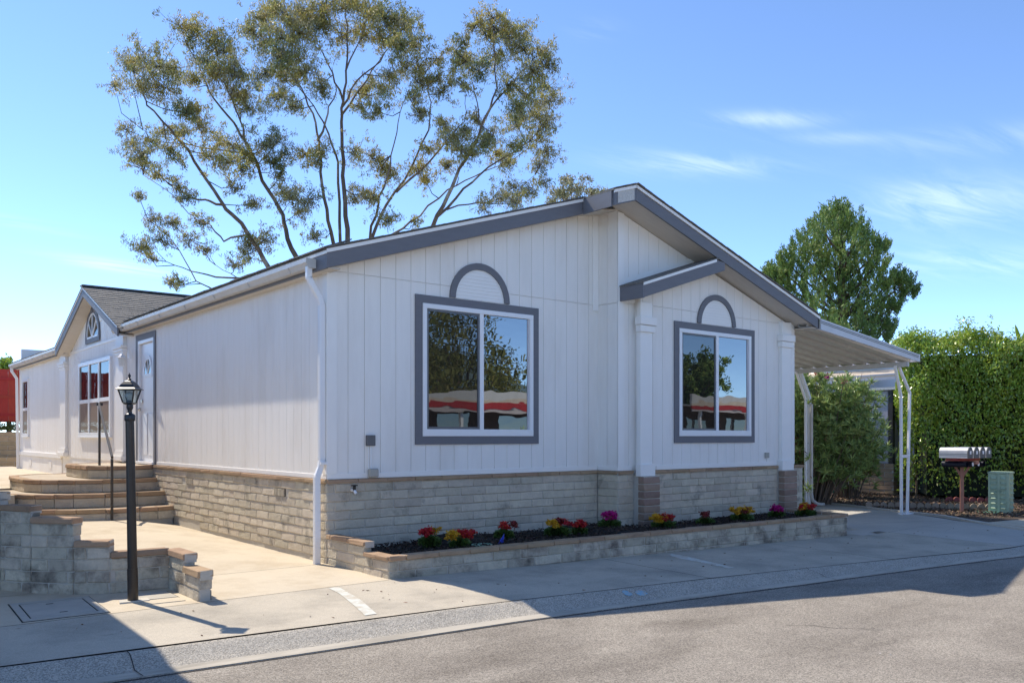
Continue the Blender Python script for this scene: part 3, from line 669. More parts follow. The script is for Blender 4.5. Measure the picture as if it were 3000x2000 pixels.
b.build('muntin', M['vinyl'], dob)
b = MB(); b.lathe((0, 0, 0), [(.0, -.03), (.03, -.02), (.034, 0), (.028, .02), (0, .03)], 12); b.v = [(-.035 + z, 7.42 + y, 1.98 + x) for x, y, z in b.v]; b.build('door_knob', M['brass'], dob, smooth=True)
b = MB(); b.lathe((0, 0, 0), [(.032, -.012), (.032, .012)], 12); b.v = [(.006 + z, 7.42 + y, 2.13 + x) for x, y, z in b.v]; b.build('dead_bolt', M['brass'], dob)
# wall lantern by the door
wl = empty('wall_lamp', (-.12, 8.0, 2.98), 'white wall lantern on the pilaster beside the front door', 'wall lamp')
b = MB(); b.box((-.04, 7.93, 2.95), (-.095, 7.97, 3.12)); b.bar((-.06, 7.95, 3.1), (-.2, 7.95, 3.08), .025); b.build('bracket', M['vinyl'], wl)
b = MB(); b.lathe((-.2, 7.95, 2.94), [(.075, 0), (.085, .015), (.05, .06), (.02, .085)], 6); b.build('lamp_roof', M['vinyl'], wl)
b = MB(); b.lathe((-.2, 7.95, 2.80), [(.05, 0), (.07, .135)], 6); b.build('lamp_glass', M['bulb'], wl)

# triple window, small far window
def sidewin(Y0, Y1, Z0, Z1, n, split):
    w_ = empty('window', (0, (Y0+Y1)/2, Z0)); w_.parent = house; w_.matrix_parent_inverse = Matrix.Translation(-Vector(house.location))
    def part(b, name, m, **kw):
        o = b.build(name, m, None, **kw); o.parent = w_; o.matrix_parent_inverse = Matrix.Translation(-Vector(w_.location)); return o
    x = -.0145; f = .08
    b = MB(); b.box((x-.04, Y0, Z0), (.03, Y1, Z0+f)); b.box((x-.04, Y0, Z1-f), (.03, Y1, Z1)); b.box((x-.039, Y0, Z0+f), (.03, Y0+f, Z1-f)); b.box((x-.039, Y1-f, Z0+f), (.03, Y1, Z1-f)); b.box((x-.055, Y0-.02, Z0-.03), (x, Y1+.02, Z0-.001))
    part(b, 'frame', M['vinyl'], bevel=.003)
    zs = Z0 + (Z1-Z0)*split; wy = (Y1-Y0-2*f)/n
    for i in range(n):
        a, c = Y0+f+wy*i, Y0+f+wy*(i+1)
        if i: part(MB().box((x-.036, a-.045, Z0+f), (.02, a+.045, Z1-f)), 'mullion', M['vinyl'])
        part(MB().box((x-.030, a, zs-.04), (.02, c, zs+.04)), 'meeting_rail', M['vinyl'])
        part(MB().box((x-.012, a, zs+.04), (x-.008, c, Z1-f)), 'upper_pane', M['glass'])
        part(MB().box((x-.018, a, Z0+f), (x-.012, c, zs-.04)), 'lower_pane', M['shade'])
sidewin(9.40, 12.08, 1.48, 3.11, 3, .47); sidewin(17.95, 18.84, 1.48, 3.09, 1, .47)

# cross gable on the side wall
GY, GZ, GX = 10.50, 4.60, -.31; gs_ = .402
def gzf(y): return GZ - gs_*abs(y - GY)
b = MB(); b.prism([(-.002, 7.75, 3.42), (-.002, 13.2, 3.42), (-.002, GY, GZ - .06)], (.1, 0, 0)); b.build('wall', M['siding'], house)
for k in range(24):
    y0 = 7.8 + k*.2205; y1 = y0 + .2205
    if y1 > 13.1: break
    zt = lambda y: gzf(y) - .1
    if min(zt(y0), zt(y1)) < 3.5: continue
    z0 = 3.45
    if y1 > aw[0] and y0 < aw[1]: z0 = 3.9
    b = MB(); b.add([(-.002, y0+.004, z0), (-.002, y1-.004, z0), (-.002, y1-.004, zt(y1)), (-.002, y0+.004, zt(y0)), (-.014, y0+.008, z0), (-.014, y1-.008, z0), (-.014, y1-.008, zt(y1)), (-.014, y0+.008, zt(y0))],
        [(0, 3, 2, 1), (4, 5, 6, 7), (0, 1, 5, 4), (1, 2, 6, 5), (2, 3, 7, 6), (3, 0, 4, 7)]); b.build('siding_board', M['siding'], house)
strip((-.03, 7.9, 3.40), (-.0145, 13.2, 3.45))
for (ya, yb) in ((7.85, GY - .001), (13.15, GY + .001)):
    b = MB(); b.prism([(GX, ya, gzf(ya) - .19), (GX, yb, gzf(yb) - .19), (GX, yb, gzf(yb)), (GX, ya, gzf(ya))], (.03, 0, 0)); b.build('fascia_board', M['grey'], house)
    b = MB(); b.prism([(GX - .012, ya, gzf(ya) - .03), (GX - .012, yb, gzf(yb) - .03), (GX - .012, yb, gzf(yb) + .012), (GX - .012, ya, gzf(ya) + .012)], (.011, 0, 0)); b.build('drip_edge', M['white'], house)
    b = MB(); b.prism([(GX + .03, ya, gzf(ya) - .175), (GX + .03, yb, gzf(yb) - .175), (GX + .03, yb, gzf(yb) - .15), (GX + .03, ya, gzf(ya) - .15)], (-GX - .03, 0, 0)); b.build('soffit', M['soffit'], house)
    b = MB(); b.prism([(GX - .02, ya, gzf(ya) + .004), (GX - .02, yb, gzf(yb) + .004), (GX - .02, yb, gzf(yb) + .02), (GX - .02, ya, gzf(ya) + .02)], (3.4, 0, 0)); b.build('roof', M['shingle'], house)
# visible shingle courses on the near slope of the cross gable
nrow = 20; ya, yb = 7.6, GY
for k in range(nrow):
    y0 = ya + (yb-ya)*k/nrow; y1 = ya + (yb-ya)*(k+1)/nrow + .02
    b = MB(); r_ = random.Random(k); x = GX - .03 - r_.uniform(0, .15); xe = (gzf(y0) - 3.62)/S0 + .3
    while x < xe:
        l = r_.choice([.16, .3, .24]); xa = max(GX - .03, x); j = r_.uniform(0, .006)
        if x + l > xa: b.prism([(xa, y0, gzf(y0) + .026 + j), (x + l - .005, y0, gzf(y0) + .026 + j), (x + l - .005, y1, gzf(y1) + .016), (xa, y1, gzf(y1) + .016)], (0, 0, .014))
        x += l
    b.build('shingle_course', M['shingle'], house)
b = MB()
b.bar((GX - .03, GY, GZ + .035), (2.9, GY, GZ + .035), .2, .03); b.build('ridge_cap', M['shingle'], house)
# arched gable window
b = MB(); n = 16; q = lambda r, a, x: (x, 10.92 + r*math.cos(a), 3.60 + r*1.08*math.sin(a))
for i in range(n): b.prism([q(.50, math.pi*i/n, -.035), q(.60, math.pi*i/n, -.035), q(.60, math.pi*(i+1)/n, -.035), q(.50, math.pi*(i+1)/n, -.035)], (.02, 0, 0))
b.box((-.035, 10.32, 3.50), (-.0145, 11.52, 3.60)); b.prism([(-.045, 10.86, 4.13), (-.045, 10.98, 4.13), (-.045, 11.02, 4.32), (-.045, 10.82, 4.32)], (.03, 0, 0))
aw_ = b.build('arched_window', M['grey'], house)
MB().prism([q(.5, math.pi*i/n, -.02) for i in range(n+1)], (.004, 0, 0)).build('pane', M['glass'], aw_)
b = MB()
for i in range(n): b.prism([q(.46, math.pi*i/n, -.03), q(.50, math.pi*i/n, -.03), q(.50, math.pi*(i+1)/n, -.03), q(.46, math.pi*(i+1)/n, -.03)], (.01, 0, 0))
for a in (.25, .5, .75): b.bar((-.026, 10.92, 3.61), q(.48, math.pi*a, -.026), .025)
b.box((-.03, 10.42, 3.602), (-.021, 11.42, 3.64)); b.build('muntin', M['vinyl'], aw_)
# side pilasters
for (y0, y1) in ((8.30, 8.95), (13.2, 13.9)):
    b = MB(); b.box((-.075, y0+.06, .99), (-.0145, y1-.06, 3.41)); b.build('pilaster', M['white'], house, bevel=.004)
    for k in range(3): MB().box((-.09 - .02*k, y0 + .04 - .02*k, 3.06 + k*.06), (-.016, y1 - .04 + .02*k, 3.115 + k*.06)).build('pilaster_capital', M['white'], house)
    b = MB(); b.box((-.11, y0+.02, 1.0), (-.016, y1-.02, 1.12)); b.box((-.13, y0, 1.02), (-.0165, y1, 1.10)); b.box((-.09, y0+.04, 1.125), (-.016, y1-.04, 1.2)); b.build('pilaster_base', M['white'], house)
# lower wing skirt
MB().box((-.02, 13.9, .4), (-.0, 19.3, .93)).build('skirt_panel', M['siding'], house)
strip((-.05, 13.9, .94), (-.0, 19.3, 1.05))
for y in (15.0, 17.6):
    b = MB(); b.box((-.035, y, .68), (-.021, y+.3, .84)); b.build('skirt_vent', M['white'], house)
MB().box((-.03, 19.2, .4), (-.001, 19.32, 3.42)).build('corner_trim', M['white'], house)

# ------------------------------------------------------------------ block skirting of the house
sk = empty('block_skirting_wall', (4, 0, 0), 'grey slump-block skirting with tan cap course under the white siding of the home', 'skirting wall')
ZT = .932
vents = []
def sskip(c, s):
    y = 6.7 - s
    return c == 1 and (abs(y - 1.42) < .2 or abs(y - 4.75) < .2)
course_wall(sk, (-.03, 6.7), (-.03, -.03), ZT, 9, M['block'], zground=lambda x, y: gz(-1, y), skip=sskip, phase=.2)
caps(sk, (-.03, 6.6), (-.03, -.03), ZT, M['cap'], BL=.405, H=.052)
for yc in (1.32, 4.75):
    MB().box((-.026, yc - .20, ZT - .109*2 + .006), (-.019, yc + .14, ZT - .112)).build('vent_dark_backing', M['joint'], sk)  # solid dark panel behind the fins, coloured as the shade inside the vent
    yy = yc + .12
    for k in range(7):
        MB().box((-.045, yy - k*.045 - .022, ZT - .109*2 + .012), (-.0, yy - k*.045, ZT - .109 - .006)).build('vent_fin', M['block'], sk)
course_wall(sk, (-.03, -.03), (4.40, -.03), ZT, 8, M['block'], zground=lambda x, y: .02, phase=.1)
caps(sk, (-.03, -.03), (4.40, -.03), ZT, M['cap'], H=.052)
course_wall(sk, (4.40, -.03), (4.40, -.45), ZT, 8, M['block'], zground=lambda x, y: .02)
caps(sk, (4.40, -.03), (4.40, -.45), ZT, M['cap'], H=.052)
course_wall(sk, (4.40, -.45), (4.72, -.45), ZT, 8, M['block'], zground=lambda x, y: .02, phase=.2)
caps(sk, (4.40, -.45), (4.72, -.45), ZT, M['cap'], H=.052)
MB().box((4.74, -.52, .02), (8.7, -.43, .93)).build('mortar', M['mortar'], sk); MB().box((4.409, -.442, .02), (4.735, .05, .925)).build('mortar', M['mortar'], sk); MB().box((-.02, -.02, -.1), (.2, .2, .925)).build('mortar', M['mortar'], sk)
course_wall(sk, (5.10, -.53), (8.24, -.53), ZT, 8, M['block'], zground=lambda x, y: .02)
caps(sk, (5.06, -.53), (8.24, -.53), ZT, M['cap'], H=.052)
course_wall(sk, (8.66, -.53), (9.0, -.53), ZT, 10, M['block'], zground=lambda x, y: -.14)
caps(sk, (8.62, -.53), (9.02, -.53), ZT, M['cap'], H=.052)
course_wall(sk, (9.0, -.53), (9.0, 1.0), ZT, 10, M['block'], zground=lambda x, y: -.14)
for (x0, x1) in ((4.72, 5.07), (8.25, 8.63)):
    for k in range(8):
        put_block('brick', (x0, -.66, .905 - (k+1)*.108), 0, x1 - x0, .094, .12, M['brown'], sk)
    MB().box((x0 + .015, -.648, .05), (x1 - .015, -.5, .90)).build('mortar', M['mortar'], sk)

# hose spigot, electrical boxes, sockets
sp = empty('hose_spigot', (.29, -.04, .85), 'small white and black hose spigot poking from the grey block skirting', 'spigot')
MB().tube([(.29, -.02, .85), (.29, -.10, .85), (.30, -.13, .81)], .018).build('pipe', M['vinyl'], sp)
b = MB(); b.box((.275, -.115, .84), (.305, -.095, .91)); b.box((.25, -.115, .90), (.33, -.095, .915)); b.build('valve_handle', M['black'], sp)
eb = empty('electrical_conduit', (.54, -.02, 1.1), 'grey electrical boxes joined by thin white conduit on the white front wall', 'electrical box')
MB().box((.49, -.06, 1.375), (.605, -.0145, 1.505)).build('upper_box', M['greymetal'], eb, bevel=.005)
b = MB(); b.tube([(.555, -.03, 1.375), (.555, -.03, 1.10)], .010); b.tube([(.525, -.03, 1.375), (.525, -.03, 1.10)], .006); b.build('conduit', M['vinyl'], eb)
MB().box((.51, -.09, .995), (.635, -.027, 1.10)).build('lower_box', M['putty'], eb, bevel=.012)
tag(MB().box((7.88, -.545, 1.12), (7.98, -.516, 1.21)).build('outlet_cover', M['putty'], None, bevel=.004), 'small beige outlet cover low on the white wall right of the smaller window', 'outlet cover')

# ------------------------------------------------------------------ planter
pw = empty('planter_wall', (4, -1.5, 0), 'long low planter of stained grey blocks with tan caps in front of the home', 'planter')
PA, PB = (-.03, -1.43), (8.33, -1.77)
zpl = .237 - .055
def gfront(x, y): return gz(max(x, 0.01), y) - .03
course_wall(pw, PA, PB, zpl, 3, M['blockw'], H=.109, zground=gfront, phase=.12)
caps(pw, PA, (8.31, PB[1]+.0), zpl, M['cap'], T=.14, proud=.018, phase=.2)
MB().prism([(0.02, -1.40, -.3), (8.31, -1.74, -.3), (8.31, -1.66, -.3), (0.02, -1.32, -.3)], (0, 0, .47)).build('mortar', M['mortar'], pw)
# left return, stepped up towards the house corner
course_wall(pw, (-.03, -.032), (-.03, -1.43), zpl, 3, M['block'], zground=lambda x, y: -.05, phase=.25, H=.109)
caps(pw, (-.03, -.92), (-.03, -1.43), zpl, M['cap'], T=.14, proud=.015, BL=.52)
course_wall(pw, (-.03, -.032), (-.03, -.90), zpl + .109, 1, M['block'], phase=.1)
caps(pw, (-.03, -.032), (-.03, -.93), zpl + .109, M['cap'], T=.14, proud=.015, phase=.1)
# right return
course_wall(pw, (8.33, -1.77), (8.40, -.66), zpl, 4, M['blockw'], zground=lambda x, y: -.16)
caps(pw, (8.35, -1.77), (8.42, -.66), zpl, M['cap'], T=.14)
b = MB(); nx, ny = 90, 10
for i in range(nx+1):
    for j in range(ny+1):
        x = .02 + 8.25*i/nx; y = -1.38 - .03*x/8*1.0 + (1.36)*j/ny
        z = .165 + .03*math.sin(x*2.1+j) *.5 + random.uniform(-.012, .012) + .05*math.exp(-((x-1.7)/.5)**2) + .06*math.exp(-((x-3.75)/.35)**2) + .012*math.sin(x*5)
        if j == 0: z = .17
        b.v.append((x, y, z))
for i in range(nx):
    for j in range(ny): a = i*(ny+1)+j; b.f.append((a, a+ny+1, a+ny+2, a+1))
b.build('planter_soil', M['soil'])['kind'] = 'structure'
# bark mulch chips
n = 9000; C = np.stack([np.random.uniform(.05, 8.2, n), np.random.uniform(-1.30, -.1, n), np.random.uniform(.165, .205, n)], 1)
C[:, 2] += .05*np.exp(-((C[:, 0]-1.7)/.5)**2) + .06*np.exp(-((C[:, 0]-3.75)/.35)**2)
M['mulch'] = mat('bark_mulch', (.07, .045, .03), (.035, .024, .018), .9, 30, island=.7)
tag(quads('mulch', leaves(C, np.random.normal(size=(n, 3))*[1, 1, .5], np.random.uniform(.02, .05, n), np.random.uniform(.012, .025, n)), M['mulch']), 'dark bark mulch filling the planter', 'mulch', kind='stuff')

# flowers
def flower(x, y, r, cols, label, h=.17, group='kalanchoe plants in the planter', seed=0):
    rs = np.random.RandomState(seed); z0 = .17 + .05*math.exp(-((x-1.7)/.5)**2) + .06*math.exp(-((x-3.75)/.35)**2)
    t = empty('flowering_plant', (x, y, z0), label, 'flowers', group)
    r *= 1.0; h *= .85; nl = int(800*r/.17); th = rs.uniform(0, 2*math.pi, nl); rad = r*np.sqrt(rs.uniform(0, 1, nl)); C = np.stack([x + rad*np.cos(th), y + rad*np.sin(th)*.8, z0 + rs.uniform(.0, h*.85, nl)*(1-.4*rad/r)], 1)
    Dr = np.stack([np.cos(th), np.sin(th), rs.uniform(.1, .9, nl)], 1)
    quads('foliage', leaves(C, Dr, rs.uniform(.035, .065, nl), rs.uniform(.024, .04, nl)), M['fleaf'], t)
    b = MB()
    for k in range(7):
        a = rs.uniform(0, 6.28); rr = rs.uniform(0, r*.7); b.tube([(x, y, z0 - .01), (x + rr*math.cos(a)*.5, y + rr*math.sin(a)*.5, z0 + h*.5), (x + rr*math.cos(a), y + rr*math.sin(a), z0 + h)], [.005, .004, .003], 4)
    b.build('stem', M['fleaf'], t)
    for (mc, dx, dy, fr) in cols:
        nn = int(620*fr); nb = max(5, int(15*fr))
        cc = np.stack([x + dx + rs.normal(0, r*.30*math.sqrt(fr), nb), y + dy + rs.normal(0, r*.25, nb), z0 + h + rs.uniform(-.035, .045, nb)], 1)
        idx = rs.randint(0, nb, nn); P = cc[idx] + rs.normal(0, .018, (nn, 3))*[1, 1, .7]
        quads('blossom', leaves(P, rs.normal(size=(nn, 3))*[1, 1, .6], np.full(nn, .030), np.full(nn, .023)), M[mc], t)
R_, Y_, D_, K_ = 'petal_red', 'petal_yellow', 'petal_dark', 'petal_pink'
flower(1.02, -.62, .14, [(R_, -.04, 0, 1), (Y_, .08, .05, .6)], 'red flowers with a yellow clump behind, leftmost plant in the planter', h=.2, seed=1)
flower(1.22, -.95, .13, [(R_, .06, 0, 1.1), (Y_, -.12, -.03, .5)], 'bright red cluster with yellow blooms at its left, second plant from the left', h=.17, seed=2)
flower(2.02, -.78, .13, [(R_, 0, 0, .5), (D_, .1, -.05, .4)], 'sparse dark red plant beside the blue tag', h=.2, seed=3)
flower(2.98, -.72, .19, [(D_, 0, 0, .6), (R_, .05, 0, .8), (Y_, -.14, -.03, .8)], 'wide plant with yellow left side and deep red centre, left of the bay corner', h=.2, seed=4)
flower(3.30, -.80, .12, [(R_, 0, 0, 1.1)], 'small all-scarlet plant touching the wide yellow and red one', h=.15, seed=5)
flower(3.95, -.72, .17, [(K_, 0, 0, 1.8)], 'magenta flowers growing in front of the bay corner of the home', h=.2, seed=6)
flower(4.85, -.92, .19, [(Y_, -.10, 0, 1.3), (R_, .08, 0, 1.2)], 'yellow blooms left and orange red right, before the left brown brick pillar', h=.17, seed=7)
flower(5.72, -.98, .15, [(D_, 0, 0, .7)], 'dull plant with nearly spent dark red blooms under the smaller window', h=.15, seed=8)
flower(6.62, -.98, .20, [(Y_, -.13, 0, .9), (D_, .0, 0, 1.0), (Y_, .16, 0, .7)], 'plant with dark red centre between two yellow clumps', h=.18, seed=9)
flower(7.52, -1.0, .15, [(K_, 0, 0, 1.6)], 'magenta flowers just left of the right brown brick pillar', h=.17, seed=10)
flower(8.12, -1.15, .19, [(R_, .10, 0, 1.2), (Y_, -.02, 0, 1.0), (R_, -.12, 0, .5)], 'orange red and yellow flowers at the right end of the planter', h=.17, seed=11)
tag(MB().prism([(1.62, -1.14, .17), (1.74, -1.12, .17), (1.76, -1.12, .32)], (.01, .02, 0)).build('plant_tag', M['bluep']), 'blue triangular plastic tag stuck in the mulch', 'plant tag')
b = MB(); b.lathe((1.42, -1.12, .19), [(.06, 0), (.12, .012), (.125, .03), (.11, .03), (.05, .015)], 18); tag(b.build('saucer', M['greenp'], smooth=True), 'pale green plastic saucer lying in the mulch beside the blue tag', 'saucer')

# ------------------------------------------------------------------ entry steps
st = empty('entry_steps', (-1, 6.5, .15), 'curved tan block steps climbing to the side door landing', 'steps')
curves = [
 ([(0, 5.50), (-.6, 5.40), (-1.1, 5.43), (-1.5, 5.58), (-2.03, 5.95), (-2.6, 6.6), (-3.1, 7.4)], .33, .13, 7.6),
 ([(0, 5.96), (-.5, 5.90), (-1.0, 5.90), (-1.45, 6.0), (-1.95, 6.28), (-2.35, 6.9), (-2.6, 7.7)], .55, .33, 7.9),
 ([(0, 6.40), (-.5, 6.30), (-.95, 6.28), (-1.35, 6.38), (-1.78, 6.72), (-1.95, 7.2), (-1.98, 8.2), (-1.9, 8.9), (-1.5, 9.4), (0, 9.6)], .76, .55, 9.6),
 ([(0, 6.66), (-.4, 6.5), (-.8, 6.55), (-1.05, 6.85), (-1.1, 7.4), (-1.1, 8.2), (-.95, 8.6), (0, 8.9)], .975, .76, 8.9)]
for pts, zt, zb, yb in curves:
    # tread body
    poly = [(x, y, zb - .12) for x, y in pts]
    if yb < 8: poly += [(pts[-1][0], 8.0, zb - .12), (-.01, 8.0, zb - .12)]
    cx_, cy_ = (sum(p[0] for p in pts)/len(pts), 7.6)
    ins = [(x + (.015 if i else 0), y + .02 if y < 7.5 else y - .02, zb - .12) for i, (x, y) in enumerate(pts)]
    if yb < 8: ins += [(pts[-1][0] + .02, 8.0, zb - .12), (-.04, 8.0, zb - .12)]
    ins[0] = (-.04, ins[0][1], ins[0][2])
    if yb > 8: ins[-1] = (-.04, ins[-1][1], ins[-1][2])
    MB().prism(ins, (0, 0, zt - zb + .12 - .055)).build('riser_core', M['mortar'], st)
    M.setdefault('tread', mat('tread_concrete', (.50, .42, .31), (.42, .35, .26), .9, 3, bump=.3, bscale=100))
    MB().prism([(x, y, zt - .055) for x, y, z in ins], (0, 0, .051)).build('tread', M['tread'], st)
    # blocks along the curve
    P = [Vector((x, y, 0)) for x, y in pts][::-1]
    acc = []
    for a, c in zip(P[:-1], P[1:]):
        Ls = (c - a).length; k = max(1, round(Ls/.36)); acc += [a + (c - a)*i/k for i in range(k)]
    acc.append(P[-1])
    for i, (a, c) in enumerate(zip(acc[:-1], acc[1:])):
        dd = (c - a); ang = math.atan2(dd.y, dd.x); l = dd.length
        if l < .06: continue
        q = a + dd.normalized()*.004; nrm = Vector((dd.y, -dd.x, 0)).normalized()
        q1 = q + nrm*.014; q1.z = zt - .062
        put_block('cap_block', q1, ang, l - .006, .064, .16, M['cap'], st)
        h2 = zt - zb - .07
        q2 = q + nrm*random.uniform(-.003, .003); q2.z = zb + .002
        put_block('block', q2, ang, l - .006, h2, .1, M['block'], st)
hr = empty('hand_rail', (-1.0, 5.45, .13), 'thin brown metal handrail on two posts on the tan steps', 'handrail')
pB, pT = Vector((-1.03, 5.36, .13)), Vector((-.79, 7.13, .975))
MB().bar(pB, pB + Vector((0, 0, 1.0)), .035).build('post', M['rail'], hr)
MB().bar(pT, pT + Vector((0, 0, 1.05)), .035).build('post', M['rail'], hr)
MB().bar(pB + Vector((0, -.02, 1.02)), pT + Vector((0, .03, 1.08)), .035, .045).build('rail', M['rail'], hr, bevel=.006)
MB().box((pT.x - .04, pT.y + .02, pT.z + 1.05), (pT.x + .06, pT.y + .05, pT.z + 1.1)).build('end_bracket', M['rail'], hr)

# ------------------------------------------------------------------ stepped block wall at the left
sw_ = empty('stepped_block_wall', (-2.6, -.4, 0), 'low stepped retaining wall of grey blocks with tan caps behind the lamp post', 'garden wall')
Pw = [(-4.6, 1.9), (-3.95, 1.15), (-3.31, .33), (-3.10, .02), (-2.80, -.32), (-2.52, -.49), (-1.98, -.53)]
tops = [1.03, .92, .80, .69, .47, .36]   # block-top height of each section
def seg_wall(a, c, top, nb, ph):
    course_wall(sw_, a, c, top - .0, nb, M['blockw'], H=.112, phase=ph, T=.12, zground=lambda x, y: -.06)
for i, t_ in enumerate(tops):
    nb = int(round((t_ + .08)/.112))
    seg_wall(Pw[i], Pw[i+1], t_ - .03, nb, .13*i)
    caps(sw_, Pw[i], Pw[i+1], t_ - .03, M['cap'], T=.16, H=.065, proud=.02, BL=.42 if i < 3 else .6)
# leg towards the pavement
course_wall(sw_, (-2.0, -.56), (-2.0, -1.42), .21, 3, M['blockw'], T=.12, H=.112, phase=.1)
course_wall(sw_, (-2.0, -.56), (-2.0, -1.0), .322, 1, M['blockw'], T=.12, H=.112)
caps(sw_, (-2.0, -.50), (-2.0, -1.02), .322, M['cap'], T=.14, H=.07, BL=.52, proud=.012)
caps(sw_, (-2.0, -1.0), (-2.0, -1.44), .21, M['cap'], T=.14, H=.07, BL=.44, proud=.012)
MB().box((-1.985, -1.40, -.1), (-1.895, -.5, .20)).build('mortar', M['mortar'], sw_)

# utility cover with frame, small meter lid
uc = empty('utility_cover', (-3.05, -.98, 0), 'rectangular concrete utility cover set in the pavement left of the lamp post', 'utility cover')
fr = [(-3.40, -1.40), (-2.76, -1.41), (-2.72, -.52), (-3.36, -.50)]
def inset(q, d):
    c = Vector((sum(p[0] for p in q)/4, sum(p[1] for p in q)/4)); return [tuple(Vector(p) + (c - Vector(p)).normalized()*d) for p in q]
def flat(q, z): return [(x, y, z + gz(x, y)) for x, y in q]
MB().prism(flat(inset(fr, -.02), -.02), (0, 0, .022)).build('gap', M['joint'], uc)
M['lid'] = mat('lid_concrete', (.50, .46, .39), (.42, .39, .33), .9, 5, bump=.3, bscale=80)
b = MB(); o4, i4 = fr, inset(fr, .10)
for k in range(4): b.prism(flat([o4[k], o4[(k+1) % 4], i4[(k+1) % 4], i4[k]], -.01), (0, 0, .018))
b.build('frame', M['lid'], uc)
MB().prism(flat(inset(fr, .125), -.01), (0, 0, .016)).build('lid', M['lid'], uc)
b = MB()
for (x, y) in ((-3.08, -.72), (-3.06, -1.18)): b.box((x-.03, y-.008, .0065), (x+.03, y+.008, .0085))
b.build('lift_slot', M['joint'], uc)
ml = empty('meter_lid', (-2.2, -.95, 0), 'small pale meter box lid in the corner of the low block wall', 'meter box')
q = [(-2.42, -1.05), (-2.08, -1.08), (-2.07, -.70), (-2.38, -.68)]
MB().prism(flat(inset(q, -.02), -.01), (0, 0, .0125)).build('gap', M['joint'], ml); MB().prism(flat(q, 0), (0, 0, .0075)).build('lid', M['lid'], ml)
MB().prism(flat([(-2.42, -1.28), (-2.08, -1.3), (-2.08, -1.1), (-2.42, -1.08)], 0), (0, 0, .006)).build('apron', M['patio'], ml)

# ------------------------------------------------------------------ lamp post
LX, LY = -2.46, -1.03
lp = empty('lamp_post', (LX, LY, 0), 'black lamp post with a four-sided glass lantern at the edge of the patio', 'lamp post')
lean = Vector((-.034, -.0, 0))
def lz(z): return Vector((LX + lean.x*z/2 - .0, LY + lean.y*z, z))
MB().tube([lz(-.02), lz(.3)], .046, 16).build('base_sleeve', M['bronze'], lp, smooth=True)
MB().tube([lz(.3), lz(1.66)], [.042, .038], 16).build('pole', M['bronze'], lp, smooth=True)
MB().prism([(LX-.13, LY-.06, .001), (LX+.12, LY-.09, .001), (LX+.14, LY+.06, .001), (LX-.1, LY+.08, .001)], (0, 0, .012)).build('grout_pad', M['edgekerb'], lp)
c = lz(1.63); b = MB(); b.lathe(c, [(.043, 0), (.047, .01), (.047, .05), (.04, .062), (.022, .07), (.018, .095), (.026, .11), (.03, .125), (.028, .148)], 14); b.build('collar', M['black'], lp, smooth=True)
c = lz(1.775); KR = .93; KZ = .67; r4 = math.radians(51.1 - 90 + 45)
b = MB(); b.lathe(c, [(x*KR, z*KZ) for x, z in [(.03, 0), (.058, .012), (.066, .03)]], 4, rot=r4 + math.pi*0); b.build('lantern_cup', M['black'], lp)
b = MB()
for k in range(4):
    a = r4 + k*math.pi/2; p = c + Vector((KR*.064*math.cos(a), KR*.064*math.sin(a), KZ*.03)); q = c + Vector((KR*.108*math.cos(a), KR*.108*math.sin(a), KZ*.205)); b.bar(p, q, .010)
    a2 = a + math.pi/2; q2 = c + Vector((KR*.108*math.cos(a2), KR*.108*math.sin(a2), KZ*.205)); b.bar(q, q2, .010)
b.build('lantern_frame', M['black'], lp)
for k in range(4):
    a = r4 + k*math.pi/2; a2 = a + math.pi/2
    V = [c + Vector((KR*r*math.cos(x), KR*r*math.sin(x), KZ*z)) for r, x, z in ((.061, a, .032), (.061, a2, .032), (.104, a2, .203), (.104, a, .203))]
    MB().prism(V, Vector((0, 0, .0)) + (V[0] + V[1])*0 + Vector((-.002*math.cos(a + math.pi/4), -.002*math.sin(a + math.pi/4), 0))).build('glass_pane', M['clear'], lp)
b = MB(); b.lathe(c, [(x*KR, z*KZ) for x, z in [(.135, .205), (.138, .213), (.105, .235), (.085, .275), (.05, .315), (.028, .33), (.012, .335)]], 4, rot=r4); b.build('lantern_roof', M['black'], lp)
b = MB(); b.lathe(c, [(x*KR, z*KZ) for x, z in [(.013, .33), (.02, .345), (.008, .36), (.008, .375), (.013, .385), (.013, .40), (.004, .42), (.002, .435)]], 10); b.build('finial', M['black'], lp, smooth=True)
b = MB(); b.lathe(c, [(x*KR, z*KZ) for x, z in [(.018, .03), (.018, .065)]], 10); b.build('bulb_socket', M['greymetal'], lp)
b = MB(); b.lathe(c, [(x*KR, z*KZ) for x, z in [(.018, .066), (.024, .085), (.038, .12), (.04, .14), (.03, .165), (.012, .178), (.002, .18)]], 12); b.build('light_bulb', M['bulb'], lp, smooth=True)

# ------------------------------------------------------------------ painted marks, debris, cracks
def decal(name, pts, m, label=None, dz=.004, zf=gz):
    b = MB(); b.add([(x, y, zf(x, y) + dz) for x, y in pts], [tuple(range(len(pts)))]); return tag(b.build(name, m), label, 'paint mark' if label else None)
L_, R2 = [], []
for i in range(9):
    t_ = i/8; y = -1.52 - 1.28*t_; x = -.73 - .28*t_ + .035*math.sin(t_*3 + .5) ; wv = .05 + .02*t_ + random.uniform(-.012, .012)
    L_.append((x - wv, y)); R2.append((x + wv, y))
b = MB()
for (a, c_) in zip(L_, R2): b.v += [(a[0], a[1], gz(*a) + .004), (c_[0], c_[1], gz(*c_) + .004)]
b.f = [(2*i, 2*i+1, 2*i+3, 2*i+2) for i in range(8)]
tag(b.build('paint_stripe', M['paintw']), 'faded white paint stripe crossing the sunlit sidewalk by the patio', 'paint mark')
b = MB(); pts = [(4.05, -1.72, .05), (3.98, -2.0, .10), (3.9, -2.4, .07), (3.80, -2.9, .05)]
